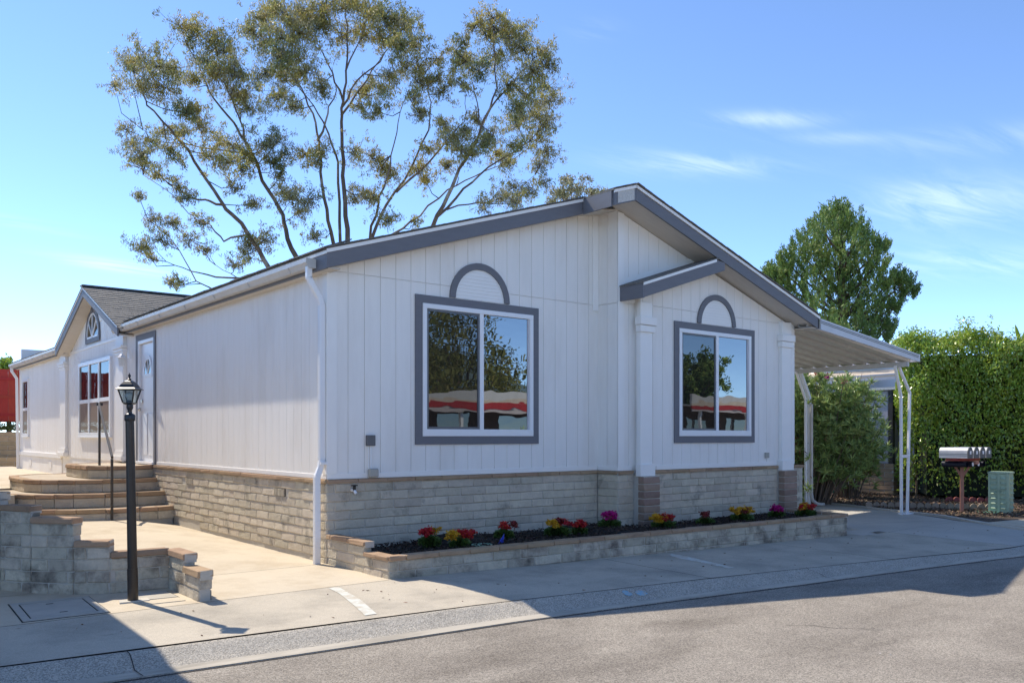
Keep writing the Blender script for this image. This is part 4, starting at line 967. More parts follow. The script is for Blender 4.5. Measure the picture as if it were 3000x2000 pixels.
for x, y, w_ in pts: b.v += [(x - w_, y, gz(x, y) + .004), (x + w_, y, gz(x, y) + .004)]
b.f = [(2*i, 2*i+1, 2*i+3, 2*i+2) for i in range(3)]; tag(b.build('paint_stripe', M['paintw']), 'faint white paint stripe in the shade beside the planter', 'paint mark')
def kerbz(x, y):
    pr_ = kprof(x)
    for (y0, z0), (y1, z1) in zip(pr_[1:-1], pr_[2:]):
        if y0 <= y <= y1: return z0 + (z1-z0)*(y-y0)/(y1-y0+1e-9)
    return kz(x)
for k, (x, y, s, lb) in enumerate(((1.66, -3.22, .05, 'blue survey paint dab on the kerb, left one of two'), (1.82, -3.26, .07, 'blue survey paint dab on the kerb, right one of two'))):
    b = MB(); poly = [(x-s, y-.05), (x-s*.2, y-.07), (x+s, y-.045), (x+s*.7, y+.03), (x, y+.045), (x-s*.8, y+.02)]
    b.add([(px, py, kerbz(px, py) + .006) for px, py in poly], [tuple(range(6))]); tag(b.build('survey_mark', M['paintb']), lb, 'paint mark')
# cracks
def crack(x, y, dx, dy, n, zf, w_=.006, name='crack'):
    b = MB(); px, py = x, y; pts = []
    for i in range(n): pts.append((px, py)); px += dx + random.uniform(-1, 1)*abs(dy)*.6 + random.uniform(-.02, .02); py += dy + random.uniform(-1, 1)*abs(dx)*.35
    for i, (a, c_) in enumerate(pts):
        ww = w_*random.uniform(.4, 1.2); b.v += [(a - ww, c_ - ww*.6, zf(a, c_) + .0025), (a + ww, c_ + ww*.6, zf(a, c_) + .0025)]
    b.f = [(2*i, 2*i+1, 2*i+3, 2*i+2) for i in range(n-1)]
    o = b.build(name, M['joint']); o['kind'] = 'structure'
def rdz(x, y):
    ke = kedge(x) + .02; zr = rz_(x)
    if y > -6: return zr
    if y > -9: return zr + .03*(-6 - y)/3
    return zr + .03
crack(1.9, -4.9, .05, -.07, 9, rdz, .0035); crack(6.0, -4.6, .09, -.01, 9, rdz, .004); crack(-1.2, -5.3, .04, -.05, 7, rdz, .003)
crack(10.2, -1.0, .1, -.03, 22, gz); crack(-3.1, -2.25, .06, .01, 8, gz, .004)
crack(9.9, -2.6, .09, .03, 12, gz, .004)
# kerb joints
for x in (-3.0, 4.6):
    b = MB(); pr_ = kprof(x)[1:-1]
    for (y, z) in pr_: jx = .02*math.sin(y*37); b.v += [(x + jx - .004, y, z + .011), (x + jx + .004, y, z + .011)]
    b.f = [(2*i, 2*i+1, 2*i+3, 2*i+2) for i in range(len(pr_)-1)]; b.build('kerb_joint', M['joint'])['kind'] = 'structure'
# dark edge line between kerb and asphalt
b = MB(); xs2 = frange(-8, 12, .4)
for x in xs2: b.v += [(x, kedge(x) - .022 - random.uniform(0, .012), rz_(x) + .003), (x, kedge(x) + .001, rz_(x) + .003)]
b.f = [(2*i, 2*i+1, 2*i+3, 2*i+2) for i in range(len(xs2)-1)]; b.build('gutter_seam', M['joint'])['kind'] = 'structure'
# scattered dry leaves and twigs, pale chips on the road
n = 90; X = np.random.uniform(-3.5, 11, n); Y = np.array([np.random.uniform(kback(x) + .05, -1.6 if x < 0 else -1.9) for x in X]); Zs = np.array([gz(x, y) + .006 for x, y in zip(X, Y)])
tag(quads('leaf_litter', leaves(np.stack([X, Y, Zs], 1), np.random.normal(size=(n, 3))*[1, 1, .05], np.random.uniform(.02, .06, n), np.random.uniform(.006, .014, n)), M['deadleaf']), 'scattered dry twigs and leaves on the sidewalk', 'leaf litter', kind='stuff')
n = 500; X = np.random.uniform(-3, 14, n); Y = np.random.uniform(-11, -3.8, n); ok = Y < np.array([kedge(x) - .1 for x in X]); X = X[ok]; Y = Y[ok]; n = len(X)
Zs = np.array([rdz(x, y) + .006 for x, y in zip(X, Y)]); M['chip'] = mat('pale_chip', (.5, .47, .42), (.35, .33, .3), .9, island=.4)
V = leaves(np.stack([X, Y, Zs], 1), np.random.normal(size=(n, 3))*[1, 1, .02], np.random.uniform(.006, .022, n), np.random.uniform(.005, .014, n)); V[:, :, 2] = np.maximum(V[:, :, 2], Zs[:, None] - .001)
tag(quads('grit', V, M['chip']), 'pale grit scattered on the asphalt', 'grit', kind='stuff')

# ------------------------------------------------------------------ carport awning on the right
ca = empty('carport_awning', (10.6, 0, 0), 'white ribbed metal carport awning on slender bent posts beside the home', 'carport')
AX0, AX1 = 8.94, 12.44; AZ0, AZ1 = 3.50, 3.09
def az(x): return AZ0 + (AZ1 - AZ0)*(x - AX0)/(AX1 - AX0)
npan = 12; pw_ = .31; YA = -.93
for k in range(npan):
    y0 = YA + .06 + k*pw_; b = MB(); h = .085
    prof = [(0, h), (.05, h), (.075, 0), (pw_ - .075, 0), (pw_ - .05, h), (pw_ - .002, h)]
    v = []
    for x in (AX0 - .25, AX1 - .08):
        for (dy, dz) in prof: v.append((x, y0 + dy, az(x) - .14 + dz))
        for (dy, dz) in prof[::-1]: v.append((x, y0 + dy, az(x) - .137 + dz))
    m_ = 12; b.add(v, [(i, (i+1) % m_, m_ + (i+1) % m_, m_ + i) for i in range(m_)] + [tuple(range(m_)), tuple(range(m_, 2*m_))])
    b.build('roof_pan', M['alu'], ca)
def fas(p0, p1, nm='fascia'):
    b = MB(); b.prism(p0, p1); b.build(nm, M['aluface'], ca, bevel=.003)
fas([(AX0, YA, az(AX0) - .165), (AX1, YA, az(AX1) - .12), (AX1, YA, az(AX1) + .03), (AX0, YA, az(AX0) + .03)], (0, .03, 0))
b = MB()
for dz in (-.05, -.02): b.prism([(AX0, YA - .006, az(AX0) + dz), (AX1, YA - .006, az(AX1) + dz + .008), (AX1, YA - .006, az(AX1) + dz + .018), (AX0, YA - .006, az(AX0) + dz + .012)], (0, .006, 0))
b.build('fascia_rib', M['greymetal'], ca)
fas([(AX1 + .001, YA, az(AX1) - .12), (AX1 + .07, YA, az(AX1) - .12), (AX1 + .07, YA, az(AX1) + .03), (AX1 + .001, YA, az(AX1) + .03)], (0, npan*pw_ + .1, 0))
MB().box((12.10, YA + .05, 2.86), (12.16, YA + npan*pw_, 2.955)).build('beam', M['alu'], ca)
def post2(pts, w_=.05):
    b = MB()
    for p, q_ in zip(pts[:-1], pts[1:]):
        d_ = (Vector(q_) - Vector(p)).normalized()*.012; b.bar(Vector(p) - d_, Vector(q_) + d_, w_, w_, up=(0, 1, 0))
    return b.build('post', M['vinyl'], ca, bevel=.006)
zg = -.1
post2([(12.40, -.60, zg), (12.38, -.60, 2.30), (12.03, -.66, 2.87)]); post2([(12.64, -.60, zg), (12.74, -.60, 2.38), (12.20, -.64, 2.90)])
MB().box((12.4, -.62, 1.05), (12.68, -.58, 1.11)).build('brace', M['vinyl'], ca); MB().box((12.46, -.66, zg), (12.80, -.50, zg + .03)).build('base_plate', M['vinyl'], ca)
post2([(12.48, 1.62, zg), (12.48, 1.62, 2.30), (12.08, 1.60, 2.90)], .05); post2([(12.60, 1.62, zg), (12.62, 1.62, 2.35), (12.24, 1.6, 2.9)], .07)
b = MB(); b.tube([(12.60, 1.55, .2), (12.62, 1.53, .05), (12.76, 1.49, -.03), (12.93, 1.45, -.04)], .035); b.build('drain_pipe', M['alu'], ca, smooth=True)
b = MB(); b.tube([(12.60, 1.55, .2), (12.60, 1.55, 2.2)], .035); b.build('drain_pipe', M['alu'], ca, smooth=True)
# scroll trellis beside the home
tr = empty('trellis', (9.6, 2.2, 0), 'thin white scroll trellis panel behind the house corner under the awning', 'trellis')
tp = site(4.9*1.0, 15.2, 0)
b = MB()
A_ = Vector((10.3, 1.4, -.1)); B_ = Vector((10.9, 1.4, -.1))
for p in (A_, B_): b.bar(p, p + Vector((0, 0, 2.6)), .03)
b.build('frame', M['alu'], tr)
b = MB()
for k in range(9):
    c0 = Vector((10.6, 1.4, .2 + k*.28)); pts = []
    for i in range(14): a = i*.5; r = .13 - i*.007; pts.append(c0 + Vector((r*math.cos(a)*(1 if k % 2 else -1), 0, r*math.sin(a))))
    b.tube(pts, .007, 5)
b.build('scroll', M['alu'], tr)

# ------------------------------------------------------------------ mailboxes
mx = empty('mailbox_stand', tuple(site(9.285, 17.9, -.16)), 'four grey mailboxes with newspaper tubes on one red-brown post before the hedge', 'mailboxes', rz=math.radians(-64.5)); mx.scale = (1.055,)*3
MB().box((-.034, -.034, -.05), (.034, .034, 1.02)).build('post', M['wood'], mx, local=True, bevel=.004)
MB().bar((-.15, 0, 1.02), (-.01, 0, .78), .045, .045).build('brace', M['wood'], mx, local=True); MB().bar((.17, 0, 1.02), (.01, 0, .78), .045, .045).build('brace', M['wood'], mx, local=True)
al = math.radians(27); bx_dir = Vector((math.cos(al), -math.sin(al), 0)); side = Vector((math.sin(al), math.cos(al), 0))
def obox(c, a_, b_, z0, z1):
    return MB().prism([c - bx_dir*a_ - side*b_ + Vector((0, 0, z0)), c + bx_dir*a_ - side*b_ + Vector((0, 0, z0)), c + bx_dir*a_ + side*b_ + Vector((0, 0, z0)), c - bx_dir*a_ + side*b_ + Vector((0, 0, z0))], (0, 0, z1 - z0))
obox(Vector((.02, 0, 0)), .13, .42, 1.085, 1.135).build('shelf_board', M['redwood'], mx, local=True); obox(Vector((.0, 0, 0)), .30, .06, 1.02, 1.083).build('cross_arm', M['wood'], mx, local=True)
def mailbox(c, L_=.54, W=.165, H=.205):
    b = MB(); n = 10; prof = [(-W/2, 0), (W/2, 0)] + [(W/2*math.cos(math.pi*i/n), H - W/2 + W/2*math.sin(math.pi*i/n)) for i in range(n+1)]
    b.prism([c - bx_dir*L_/2 + side*u + Vector((0, 0, v)) for u, v in prof], bx_dir*L_); o = b.build('mailbox', M['galv'], mx, local=True)
    for zz in (.045, .075): MB().prism([c - bx_dir*L_/2*.98 - side*(W/2 + .002) + Vector((0, 0, zz)), c + bx_dir*L_/2*.98 - side*(W/2 + .002) + Vector((0, 0, zz)), c + bx_dir*L_/2*.98 - side*(W/2 + .002) + Vector((0, 0, zz + .008)), c - bx_dir*L_/2*.98 - side*(W/2 + .002) + Vector((0, 0, zz + .008))], side*.002).build('side_rib', M['galvdark'], o, local=True)
    MB().prism([c + bx_dir*(L_/2 + .002) + side*u*1.14 + Vector((0, 0, v*1.06 - .004)) for u, v in prof], bx_dir*.014).build('door', M['galvdark'], o, local=True)
    cc = c + bx_dir*(L_/2 + .018); MB().prism([cc + side*u + Vector((0, 0, v)) for u, v in ((-.03, .075), (.03, .075), (.03, .14), (-.03, .14))], bx_dir*.003).build('label_plate', M['vinyl'], o, local=True)
for k in range(4): mailbox(Vector((-.125 + k*.117, -.34 + k*.225, 1.14)))
for k in range(4):
    c = Vector((-.10 + k*.105, -.30 + k*.20, 1.02)); b = MB(); b.tube([c - bx_dir*.27, c + bx_dir*.2], .058, 12, cap=False)
    b.tube([c + bx_dir*.2, c - bx_dir*.27], .05, 12, cap=False); b.build('newspaper_tube', M['navy'], mx, local=True, smooth=True)
    if k in (1, 2): MB().tube([c - bx_dir*.05, c + bx_dir*.202], .04, 10).build('rolled_paper', M['vinyl'], mx, local=True)

# ------------------------------------------------------------------ green utility pedestal
up = empty('utility_pedestal', tuple(site(10.09, 17.9, -.16)), 'pale green louvred steel utility pedestal right of the mailboxes', 'utility cabinet', rz=math.radians(-80)); up.scale = (1.07,)*3
W_, D2, H_ = .36, .34, .82
MB().box((-W_/2, -D2/2, -.03), (W_/2, D2/2, H_)).build('cabinet', M['pale'], up, local=True, bevel=.01)
b = MB(); b.prism([(-W_/2-.015, -D2/2-.015, H_+.001), (W_/2+.015, -D2/2-.015, H_+.001), (W_/2+.015, D2/2+.015, H_+.001), (0, D2/2+.06, H_+.001), (-W_/2-.015, D2/2+.015, H_+.001)], (0, 0, .035)); b.build('lid', M['pale'], up, local=True, bevel=.006)
MB().box((-W_/2-.01, -D2/2-.01, -.03), (W_/2+.01, D2/2+.01, .05)).build('plinth', M['pale'], up, local=True)
b = MB(); b.box((-.02, -D2/2-.022, .05), (.02, -D2/2-.001, H_)); b.box((-W_/2, -D2/2-.018, .05), (-W_/2+.03, -D2/2-.001, H_)); b.box((W_/2-.05, -D2/2-.018, .05), (W_/2, -D2/2-.001, H_)); b.build('stile', M['pale'], up, local=True)
for k in range(7):
    z = .16 + k*.093
    for (xa, xb) in ((-.14, -.035), (.03, .125)):
        b = MB(); b.add([(xa, -D2/2-.001, z), (xb, -D2/2-.001, z), (xa, -D2/2-.001, z+.035), (xb, -D2/2-.001, z+.035), (xa+.01, -D2/2-.03, z), (xb-.01, -D2/2-.03, z)], [(0, 1, 5, 4), (4, 5, 3, 2), (0, 4, 2), (1, 3, 5), (0, 2, 3, 1)]); b.build('louvre', M['pale'], up, local=True)
    b = MB(); xx = W_/2; b.add([(xx+.001, -.12, z), (xx+.001, .12, z), (xx+.001, -.12, z+.035), (xx+.001, .12, z+.035), (xx+.028, -.11, z), (xx+.028, .11, z)], [(0, 1, 5, 4), (4, 5, 3, 2), (0, 4, 2), (1, 3, 5), (0, 2, 3, 1)]); b.build('louvre', M['pale'], up, local=True)
b = MB(); zc_ = .48
for a, c in (((-.08, -D2/2-.04, zc_-.04), (.07, -D2/2-.025, zc_-.025)), ((-.08, -D2/2-.04, zc_+.025), (.07, -D2/2-.025, zc_+.04)), ((-.08, -D2/2-.04, zc_-.025), (-.065, -D2/2-.02, zc_+.025)), ((.055, -D2/2-.04, zc_-.025), (.07, -D2/2-.02, zc_+.025))): b.box(a, c)
b.build('handle', M['pale'], up, local=True)

# green pad and paving by the mailbox
MB().prism([(13.9, -1.55, -.083), (14.1, -1.8, -.083), (14.4, -1.5, -.083), (14.2, -1.25, -.083)], (0, 0, .012)).build('valve_cover', M['greenp']); tag(bpy.data.objects['valve_cover'], 'flat green cover in the dirt beside the mailbox post', 'valve cover')
# scalloped edging stones
ed = empty('garden_edging', (14, -.8, -.08), 'row of scalloped concrete edging stones in the bed below the hedge', 'garden edging')
A_, B_ = site(7.9, 19.2, -.08), site(10.5, 18.5, -.08); n = 19
for k in range(n):
    p = A_ + (B_ - A_)*(k/(n-1)); u = (B_ - A_).normalized(); b = MB(); r = .068
    b.prism([p + u*(-r), p + u*r] + [p + u*(r*math.cos(math.pi*i/8)) + Vector((0, 0, .05 + r*math.sin(math.pi*i/8))) for i in range(9)], Vector((u.y, -u.x, 0))*.05)
    b.build('edging_stone', M['edging'], ed)
ed2 = empty('red_garden_edging', (14.5, 0, -.08), 'short row of red edging blocks deep under the hedge', 'garden edging')
for k in range(6):
    p = site(10.45 + k*.16, 20.7 - k*.05, -.08); b = MB(); b.prism([p + Vector((-.07, .05, 0)), p + Vector((.07, -.05, 0))] + [p + Vector((.07*math.cos(math.pi*i/6), -.05*math.cos(math.pi*i/6), .06 + .06*math.sin(math.pi*i/6))) for i in range(7)], (.03, .04, 0)); b.build('edging_stone', M['edgered'], ed2)
# leaf litter / gravel in the bed
n = 24000; lat = np.random.uniform(5.6, 14.5, n); dep = np.random.uniform(16.8, 25, n)
C = np.array([CAMP])*1.0 + lat[:, None]*np.array([RR]) + dep[:, None]*np.array([DD]); C = np.concatenate([C, np.random.uniform(-.082, -.05, (n, 1))], 1)
edge_x = np.interp(C[:, 1], [-4, -2.45, -2.1, -1.3, -.55, .43, 1.2, 2.3, 6], [11.5, 12.1, 12.3, 12.8, 13.1, 13.35, 13.7, 14.05, 14.5]); C = C[(C[:, 0] > edge_x) & (C[:, 1] > -2.7)]
n = len(C); M['litter'] = mat('dry_litter', (.20, .14, .09), (.11, .075, .05), .9, 20, island=.6)
tag(quads('leaf_litter', leaves(C, np.random.normal(size=(n, 3))*[1, 1, .4], np.random.uniform(.03, .08, n), np.random.uniform(.02, .04, n)), M['litter']), 'brown leaf litter and stones under the hedge', 'leaf litter', kind='stuff')

# ------------------------------------------------------------------ hedge
hd = empty('ficus_hedge', tuple(site(11.5, 21.6, -.08)), 'tall dense bright green clipped hedge behind the mailboxes', 'hedge')
H0, H1 = site(9.80, 21.6, 0), site(17.2, 19.4, 0)
u = (H1 - H0).normalized(); nin = Vector((-u.y, u.x, 0)); Lh = (H1 - H0).length
def hshape(s, z):   # how far the face bulges
    return .16*math.sin(s*1.7 + z*.8) + .10*math.sin(s*4.1 - z*2.3) + .07*math.sin(z*5 + s*3.1)
def htop(s): return 3.86 + .12*math.sin(s*1.3) + .10*math.sin(s*3.7 + 1)
nh = 66000
s = np.random.uniform(-.1, Lh, nh); zz = np.random.uniform(-.02, 1, nh)
V3 = []
top = 3.86 + .12*np.sin(s*1.3) + .10*np.sin(s*3.7 + 1)
onTop = np.random.uniform(size=nh) < .22
z = np.where(onTop, top + np.random.normal(0, .09, nh), -.02 + (top)*np.sqrt(zz))
bul = .16*np.sin(s*1.7 + z*.8) + .10*np.sin(s*4.1 - z*2.3) + .07*np.sin(z*5 + s*3.1)
rounding = np.clip((z - (top - .5))/.5, 0, 1)**2*.45 + np.clip((.35 - z)/.35, 0, 1)*.22 + np.clip((.5 - s)/.5, 0, 1)**2*.5
dep = np.where(onTop, np.random.uniform(.3, 2.6, nh), rounding - bul + np.random.exponential(.09, nh) - .10)
C = np.array([H0.x, H0.y, 0]) + s[:, None]*np.array([u.x, u.y, 0]) + dep[:, None]*np.array([nin.x, nin.y, 0]); C[:, 2] = z
pat = np.sin(s*9.1 + 2*np.sin(z*5.3)) + np.sin(z*11.7 + 2*np.sin(s*6.1)) + .8*np.sin(s*23 + z*19); keep = (pat < 1.45) | onTop | (np.random.uniform(size=nh) < .35)
C = C[keep]; onTop = onTop[keep]; nh = len(C)
outd = np.array([-nin.x, -nin.y, 0])
Dr = np.random.normal(size=(nh, 3))*.55 + outd*.35 + np.array([0, 0, -.75]); Dr[onTop] += [0, 0, 1.1]
quads('foliage', leaves(C, Dr, np.random.uniform(.05, .12, nh), np.random.uniform(.03, .06, nh)), M['hedge'], hd)
# side end of the hedge (left)
n = 9000; dp = np.random.uniform(.1, 2.6, n); z = 3.8*np.sqrt(np.random.uniform(0, 1, n)); sx = .05 + .25*np.sin(z*3 + dp*2)*.4 + np.random.exponential(.08, n) + np.clip((z-3.3)/.5, 0, 1)**2*.3
C = np.array([H0.x, H0.y, 0]) + sx[:, None]*np.array([u.x, u.y, 0]) + dp[:, None]*np.array([nin.x, nin.y, 0]); C[:, 2] = z
quads('foliage', leaves(C, np.random.normal(size=(n, 3))*.6 + [-.3, .1, -.7], np.random.uniform(.065, .105, n), np.random.uniform(.035, .055, n)), M['hedge'], hd)
# loose sprigs on top
cc = []
for k in range(75):
    s0 = random.uniform(.2, Lh - .3); p = H0 + u*s0 + nin*random.uniform(.3, 1.6) + Vector((0, 0, htop(s0))); hh = random.uniform(.12, .36)*(1.6 if 1.2 < s0 < 2.6 else 1)
    for j in range(30): cc.append(p + Vector((random.gauss(0, .08), random.gauss(0, .08), random.uniform(0, hh))))
C = np.array([tuple(p) for p in cc]); quads('sprig', leaves(C, np.random.normal(size=(len(C), 3)) + [0, 0, .4], np.full(len(C), .075), np.full(len(C), .036)), M['hedge'], hd)
b = MB(); a0 = H0 + u*.55 + nin*.40; b.prism([a0, H1 + nin*.40, H1 + nin*2.4, a0 + nin*2.0], (0, 0, 3.5)); b.build('dark_core', M['hedgecore'], hd)  # solid near-black block, shade between the leaves put into its colour
b = MB()
for k in range(17): p = H0 + u*(.3 + k*.4) + nin*.42; b.tube([p + Vector((0, 0, -.1)), p + Vector((.05, 0, .4)), p + Vector((-.05, .03, .9))], .025, 6)
b.build('trunk', M['stem'], hd)

# ------------------------------------------------------------------ oleander shrubs
def oleander(base, lat_w, dep_w, h, nst, label, seed, dense=1.0):
    rs = random.Random(seed); t = empty('oleander_bush', tuple(base), label, 'shrub')
    b = MB(); C = []; Dv = []
    r3 = Vector((RR[0], RR[1], 0)); d3 = Vector((DD[0], DD[1], 0))
    for k in range(nst):
        a = rs.uniform(-1, 1); e = rs.uniform(-1, 1); hh = h*rs.uniform(.40, 1.0)*(1 - .12*abs(a))*(1.08 if rs.random() < .08 else 1)
        p0 = base + r3*a*lat_w*.35 + d3*e*dep_w*.4; p1 = base + r3*a*lat_w*.75 + d3*e*dep_w*.8 + Vector((0, 0, hh*.55)); p2 = base + r3*a*lat_w*1.02 + d3*e*dep_w + Vector((0, 0, hh))
        b.tube([p0, (p0 + p1)/2 + Vector((0, 0, .08)), p1, p2], [.018, .015, .011, .005], 5)
        for j in range(int(20*dense)):
            tt = rs.uniform(.35, 1); c = (p1 + (p2 - p1)*((tt-.5)*2)) if tt > .5 else (p0 + (p1 - p0)*tt*2)
            off = Vector((rs.gauss(0, .16), rs.gauss(0, .16), rs.gauss(0, .13))); c = c + off; ax = (p2 - p1).normalized() + Vector((rs.gauss(0, .5), rs.gauss(0, .5), rs.uniform(-.2, .5)))
            for q_ in range(16):
                dd_ = ax.normalized()*.55 + Vector((rs.gauss(0, .6), rs.gauss(0, .6), rs.gauss(0, .5))); C.append(c + dd_.normalized()*.07); Dv.append(dd_)
    b.build('stem', M['stem'], t)
    C = np.array([tuple(x) for x in C]); Dv = np.array([tuple(x) for x in Dv]); n = len(C)
    quads('foliage', leaves(C, Dv, np.random.uniform(.14, .25, n), np.random.uniform(.022, .033, n)), M['ole'], t)
    return t
ob = oleander(site(6.85, 20.3, -.08), 1.40, .8, 3.30, 230, 'large oleander bush with long narrow leaves under the awning edge', 11)
n = 900; C = np.random.normal(size=(n, 3))*[.32, .32, .3] + np.array(tuple(site(6.2, 19.9, 1.0)))
quads('dead_leaves', leaves(C, np.random.normal(size=(n, 3)), np.full(n, .14), np.full(n, .02)), M['deadleaf'], ob)
for k, (la, de, z) in enumerate(((7.0, 19.9, 2.92), (7.65, 20.0, 2.75), (6.75, 19.7, 2.2), (7.3, 20.1, 2.85))):
    n = 90; n = 45; C = np.random.normal(size=(n, 3))*.035 + np.array(tuple(site(la, de, z))); quads('blossom', leaves(C, np.random.normal(size=(n, 3)), np.full(n, .05), np.full(n, .035)), M['petal_pink'] if k % 2 else M['petal_red'], ob)
oleander(site(5.85, 19.0, -.08), .28, .3, .75, 16, 'small oleander sucker with drooping leaves at the driveway edge, foot of the downspout', 12, .8)
oleander(site(5.7, 21.5, -.08), .55, .5, 3.2, 40, 'thin leggy oleander right behind the scroll trellis', 13, .7)
oleander(site(8.55, 22.2, -.08), .8, .5, 3.1, 50, 'dark oleander behind the paired awning posts', 14, .9)

# ------------------------------------------------------------------ neighbour on the right
nh_ = empty('neighbour_home', (19, 6, 0), 'lilac-walled home mostly hidden behind the oleander and hedge', 'house')
P0 = site(10.25, 23.4, 0)                          # corner post
X0n, Y0n = P0.x, P0.y
MB().box((X0n + .02, Y0n + .02, .72), (X0n + 7, Y0n + 14, 2.72)).build('wall', M['lilac'], nh_)
for k in range(14): MB().box((X0n - .0, Y0n + .12 + k*.3, .76), (X0n + .018, Y0n + .12 + k*.3 + .285, 2.70)).build('wall_board', M['lilac'], nh_)
for k in range(8): MB().box((X0n + .12 + k*.3, Y0n + .0, .76), (X0n + .12 + k*.3 + .285, Y0n + .018, 2.70)).build('wall_board', M['lilac'], nh_)
MB().box((X0n - .04, Y0n - .04, .72), (X0n + .08, Y0n + .08, 2.7)).build('corner_post', M['rail'], nh_)
MB().box((X0n - .05, Y0n - .05, .69), (X0n + 7, Y0n + 14, .74)).build('base_trim', M['rail'], nh_)
MB().box((X0n - .1, Y0n - .15, 2.73), (X0n + 7, Y0n + 14, 2.8)).build('eave', M['aluface'], nh_)
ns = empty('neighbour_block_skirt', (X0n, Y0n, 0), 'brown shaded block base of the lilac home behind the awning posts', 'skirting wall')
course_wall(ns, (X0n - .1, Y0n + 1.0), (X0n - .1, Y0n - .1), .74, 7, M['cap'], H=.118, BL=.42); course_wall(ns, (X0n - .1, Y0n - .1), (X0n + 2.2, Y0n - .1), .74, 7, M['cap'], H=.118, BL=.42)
MB().box((X0n - .02, Y0n + 1.0, -.1), (X0n + .1, Y0n + 6, .70)).build('skirt_panel', M['lilac'], nh_)
gsx, gsy = X0n - .95, Y0n + 1.1
gst = empty('green_steps', (gsx, gsy, -.1), 'green carpeted steps beside the lilac home', 'steps')
MB().box((gsx - .1, gsy - .1, -.1), (gsx + .8, gsy + 1.0, .14)).build('lower_step', M['green'], gst, bevel=.01); MB().box((gsx + .25, gsy + .1, .141), (gsx + .8, gsy + 1.0, .36)).build('upper_step', M['green'], gst, bevel=.01)
# its awning roof, ribbed and beige
na = empty('neighbour_awning', (17, 4, 0), 'beige ribbed awning roof of the home seen over the oleander', 'awning')
A_ = site(7.5, 26.4, 3.06); B_ = site(12.8, 26.4, 3.44); back = Vector((DD[0], DD[1], 0))*7 + Vector((0, 0, .65))
MB().prism([A_, B_, B_ + Vector((0, 0, .02)), A_ + Vector((0, 0, .02))], back).build('roof', M['beige'], na)
for k in range(13):
    t_ = k/12; p = A_ + back*t_*.96 + Vector((0, 0, -.03)); q_ = B_ + back*t_*.96 + Vector((0, 0, -.03)); MB().bar(p, q_, .10, .05).build('rib', M['beige'], na)
MB().prism([A_ - Vector((0, 0, .14)), B_ - Vector((0, 0, .14)), B_ + Vector((0, 0, .04)), A_ + Vector((0, 0, .04))], Vector((DD[0], DD[1], 0))*-.04).build('fascia', M['aluface'], na)
# far white roof peeking above hedge
fw = empty('far_roof_home', tuple(site(14, 34, 0)), 'distant white flat-roofed home just above the hedge top', 'house')
p = site(10.6, 30, 0); MB().prism([p, p + Vector((RR[0], RR[1], 0))*5, p + Vector((RR[0], RR[1], 0))*5 + Vector((DD[0], DD[1], 0))*6, p + Vector((DD[0], DD[1], 0))*6], (0, 0, 4.0)).build('wall', M['siding'], fw)
MB().prism([p - back*.05 + Vector((0, 0, 4.01)), p + Vector((RR[0], RR[1], 0))*5.3 + Vector((0, 0, 4.01)), p + Vector((RR[0], RR[1], 0))*5.3 + Vector((DD[0], DD[1], 0))*6 + Vector((0, 0, 4.01)), p + Vector((DD[0], DD[1], 0))*6 + Vector((0, 0, 4.01))], (0, 0, .12)).build('roof', M['aluface'], fw)

# ------------------------------------------------------------------ red fence and terraces at the far left
FY = 23.9
rf = empty('red_fence', (-1, FY, 1.9), 'tall red board fence on top of the terraced walls at the far left', 'fence')
for k in range(26):
    x = -4.2 + k*.27
    if x > 2.9: break
    b = MB(); b.box((x, FY, 1.95), (x + .262, FY + .02, 3.72 + random.uniform(-.01, .01))); b.build('fence_board', M['redfence'], rf)
for z in (3.35, 2.75, 2.15): MB().box((-4.2, FY - .04, z), (3.0, FY - .001, z + .09)).build('fence_rail', M['redfence'], rf)
tw = empty('terrace_walls', (-1, 22.5, .4), 'two sandstone-coloured terrace walls below the red fence', 'retaining wall')
course_wall(tw, (-4.5, 22.9), (2.5, 22.9), 1.62, 6, M['tanblock'], BL=.45, H=.15, T=.2, gap=.008)
course_wall(tw, (-4.5, 21.7), (2.5, 21.7), .82, 4, M['tanblock'], BL=.45, H=.15, T=.2, gap=.008)
MB().box((-6, 21.75, .1), (4, 22.9, .74)).build('terrace', M['bluegravel'])['kind'] = 'structure'
MB().box((-6, 22.95, .1), (4, 40, 1.55)).build('bank', M['dirt'])['kind'] = 'structure'
n = 7000; C = np.stack([np.random.uniform(-3.5, 2.8, n), np.random.uniform(22.95, 23.85, n), np.zeros(n)], 1); C[:, 2] = 1.55 + .12 + .35*(C[:, 1] - 22.95)*np.random.uniform(.2, 1.1, n)
tag(quads('ground_cover', leaves(C, np.random.normal(size=(n, 3)), np.random.uniform(.05, .09, n), np.random.uniform(.03, .05, n)), M['ivy']), 'yellow green ground cover on the bank below the red fence', 'ground cover', kind='stuff')

# ------------------------------------------------------------------ neighbour house to the left (outside the frame, throws the shade at the lower left)
lh = empty('left_neighbour_home', (-9, 8, 0), 'neighbouring home left of the patio, just beyond the picture edge', 'house')
MB().box((-14, .3, -.1), (-4.9, 20, 3.4)).build('wall', M['siding'], lh)
b = MB(); b.prism([(-14, -.60, 3.62), (-3.46, -.60, 3.62), (-3.18, 16, 3.62), (-14, 20, 3.62)], (0, 0, .14)); b.build('roof', M['shingle'], lh)

# ------------------------------------------------------------------ trees
def tree_plane(depth, ox, lat0):
    """local drawing plane for a tree: metres right / up / back from its foot"""
    foot = site(lat0, depth, -.3)
    def P(a, h, back=0): return foot + Vector((RR[0], RR[1], 0))*a + Vector((DD[0], DD[1], 0))*back + Vector((0, 0, h))
    return foot, P

